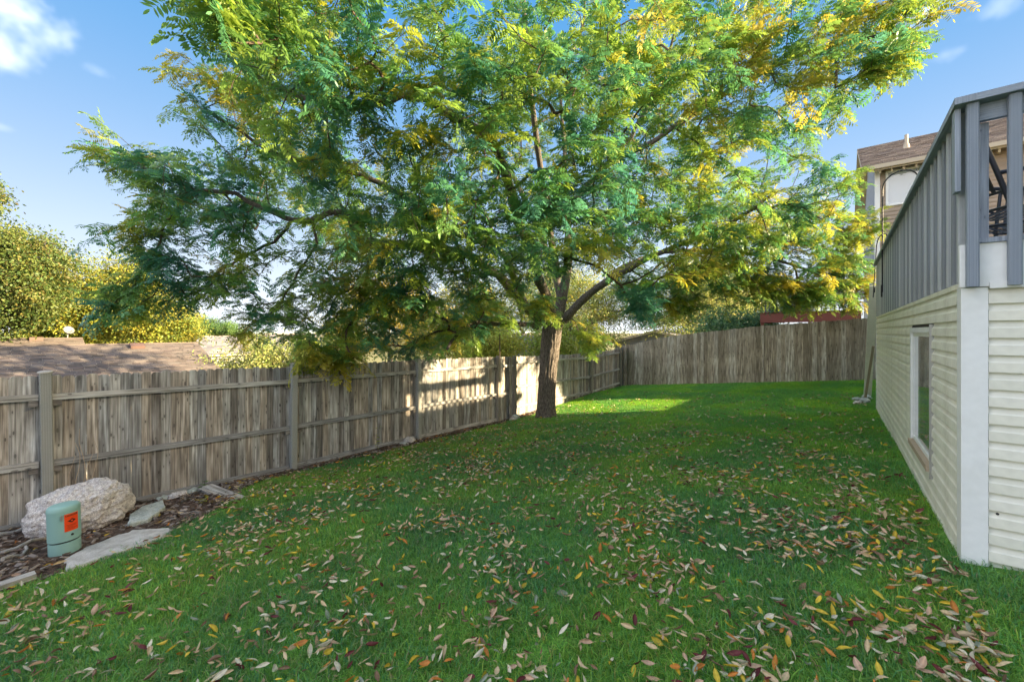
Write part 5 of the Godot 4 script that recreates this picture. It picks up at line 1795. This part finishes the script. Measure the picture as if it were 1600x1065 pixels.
func make_fallen() -> void:
	var kinds := []
	for k in 10:
		kinds.append(fallen_mesh(1200 + k))
	var shade := [["tan", Color(0.66, 0.49, 0.28)], ["pale grey", Color(0.74, 0.66, 0.48)], ["pinkish", Color(0.62, 0.40, 0.26)], ["yellow", Color(0.68, 0.48, 0.05)], ["orange", Color(0.55, 0.21, 0.04)], ["dark red", Color(0.15, 0.035, 0.035)], ["brown", Color(0.26, 0.155, 0.09)], ["pale green", Color(0.34, 0.38, 0.27)]]
	var odds := [0, 0, 0, 0, 0, 0, 1, 1, 1, 1, 2, 2, 2, 2, 3, 3, 3, 4, 4, 5, 5, 6, 6, 6, 7]
	var drift := noise(0.6, 3, 61)
	var all := []
	var tries := 0
	while tries < 95000:
		tries += 1
		var t := rng.randf_range(-1.5, 13.0)
		var n := rng.randf_range(-6.3, 0.55)
		if n < at(EDGE, t) + 0.05 or (t > 3.6 and n > 0.5):
			continue
		var dense := 0.17 * exp(-pow(maxf(t - 3.0, 0) / 4.2, 2.0)) + 0.03
		dense *= 1.0 + 1.6 * clampf((n + 1.6) / 1.6, 0, 1) * exp(-pow((t - 2.2) / 2.2, 2.0))
		dense *= clampf(1.0 + 1.7 * drift.get_noise_2d(t * 1.5, n * 1.5), 0.15, 3.0)
		if rng.randf() > dense:
			continue
		var l := rng.randf_range(0.028, 0.074)
		var tilt := Basis(Vector3.UP, rng.randf() * TAU) * Basis(Vector3.RIGHT, rng.randfn() * 0.6) * Basis(Vector3.BACK, rng.randfn() * 0.4)
		if rng.randf() < 0.3:
			tilt = tilt * Basis(Vector3.RIGHT, PI)
		var xf := on_ground(t, n, rng.randf_range(0.022, 0.056))
		xf.basis = (xf.basis * tilt).scaled_local(Vector3.ONE * l)
		var c: int = odds[rng.randi() % odds.size()]
		var z := -xf.origin.z
		var px := 800.0 + 640.0 * xf.origin.x / maxf(z, 0.01)
		var py := 518.0 + 640.0 * (1.4 - xf.origin.y) / maxf(z, 0.01)
		var seen := z > 0.3 and px > 5 and px < 1595 and py < 1060
		all.append([l / xf.origin.distance_to(Vector3(0, 1.4, 0)) if seen else 0.0, xf, c, rng.randi() % 10, px, py])
	all.sort_custom(func(a, b): return a[0] > b[0])
	var mats := []
	for s in shade:
		var m: StandardMaterial3D = M.dry_leaf.duplicate()
		m.resource_name = "dry_leaf_" + str(s[0]).replace(" ", "_")
		m.albedo_color = (s[1] as Color).linear_to_srgb()
		mats.append(m)
	var xfs := []
	var cols := []
	for k in 10:
		xfs.append([])
		cols.append([])
	var alike := {}
	for i in all.size():
		var a: Array = all[i]
		if i < 300:
			var o := part("fallen_leaf", kinds[a[3]], mats[a[2]], self, a[1])
			var px: float = a[4]
			var py: float = a[5]
			var across: String = "left" if px < 400 else "centre left" if px < 750 else "centre" if px < 1050 else "centre right" if px < 1300 else "right"
			var near: String = "very front" if py > 1000 else "front" if py > 930 else "middle"
			var said := "%s %s fallen leaf, %s %s of the lawn" % [shade[a[2]][0], ["narrow", "curled", "folded", "bent", "flat"][int(a[3]) % 5], near, across]
			tag(o, said, "leaf", "fallen leaves on the lawn")
			if not alike.has(said):
				alike[said] = []
			alike[said].append([px, o])
		else:
			xfs[a[3]].append(a[1])
			cols[a[3]].append((shade[a[2]][1] as Color) * rng.randf_range(0.8, 1.2))
	var order := ["first", "second", "third", "fourth", "fifth", "sixth", "seventh", "eighth", "ninth", "tenth", "eleventh", "twelfth"]
	for said in alike:
		var l: Array = alike[said]
		l.sort_custom(func(x, y): return x[0] < y[0])
		if l.size() > 1:
			for i in l.size():
				l[i][1].set_meta("label", "%s, %s from the left" % [said, order[mini(i, 11)]])
	# dry leaves gathered in the bed
	for i in 520:
		var t := rng.randf_range(-1.2, 2.2) if i < 360 else rng.randf_range(2.0, 9.0)
		var n := rng.randf_range(-6.5, at(EDGE, t))
		if (inside(SLAB, t, n) or inside(STONE, t, n)) and rng.randf() < 0.97:
			continue
		var xf := on_ground(t, n, rng.randf_range(0.025, 0.05))
		xf.basis = (xf.basis * Basis(Vector3.UP, rng.randf() * TAU) * Basis(Vector3.RIGHT, rng.randfn() * 0.5)).scaled_local(Vector3.ONE * rng.randf_range(0.04, 0.08))
		var k := rng.randi() % 10
		var c: int = [0, 6, 6, 2, 4, 0, 3][rng.randi() % 7]
		xfs[k].append(xf)
		cols[k].append((shade[c][1] as Color) * rng.randf_range(0.6, 1.0))
	for k in 10:
		if xfs[k].size():
			var o := many("leaf_litter", kinds[k], M.dry_leaf, self, xfs[k], cols[k])
			tag(o, "scattered dry autumn leaves lying all over the grass and in the bed", "leaf litter", "leaf litter on the ground")
	# wood chips in the bed
	var chips := [[], [], []]
	var tints := [[], [], []]
	for i in 4200:
		var t := rng.randf_range(-2.0, 2.3) if i < 3200 else rng.randf_range(2.0, 9.5)
		var n := rng.randf_range(-6.56, at(EDGE, t) + 0.03)
		if inside(SLAB, t, n) or inside(STONE, t, n):
			continue
		var xf := on_ground(t, n, rng.randf_range(0.012, 0.04))
		xf.basis = (xf.basis * Basis(Vector3.UP, rng.randf() * TAU) * Basis(Vector3.RIGHT, rng.randfn() * 0.4) * Basis(Vector3.BACK, rng.randfn() * 0.3)).scaled_local(Vector3.ONE * rng.randf_range(0.5, 1.4))
		var g := rng.randf_range(0.5, 1.2)
		chips[i % 3].append(xf)
		tints[i % 3].append([Color(0.16, 0.11, 0.08), Color(0.22, 0.18, 0.15), Color(0.11, 0.07, 0.05), Color(0.30, 0.25, 0.21)][rng.randi() % 4] * g)
	for k in 3:
		var b := MB.new()
		b.prism(PackedVector2Array([Vector2(-0.03, -0.004), Vector2(0.0, -0.006), Vector2(0.03, -0.002), Vector2(0.024, 0.005), Vector2(-0.02, 0.006)]), -0.006 - 0.003 * k, 0.006 + 0.002 * k)
		var o := many("wood_chips", b.mesh(), M.plain, self, chips[k], tints[k])
		tag(o, "brown and grey bark chips covering the planting bed along the fence", "mulch", "bark chips in the bed")


func _ready() -> void:
	rng.seed = 20240
	make_sky()
	make_materials()
	mat("sticker", Color.WHITE, 0.5, sticker_texture())
	make_ground()
	make_houses()
	make_deck()
	make_left_fence()
	make_back_fence()
	make_shade_fence()
	make_locust()
	make_far_trees()
	make_hooks()
	make_chairs()
	make_bed_things()
	make_grass()
	make_fallen()
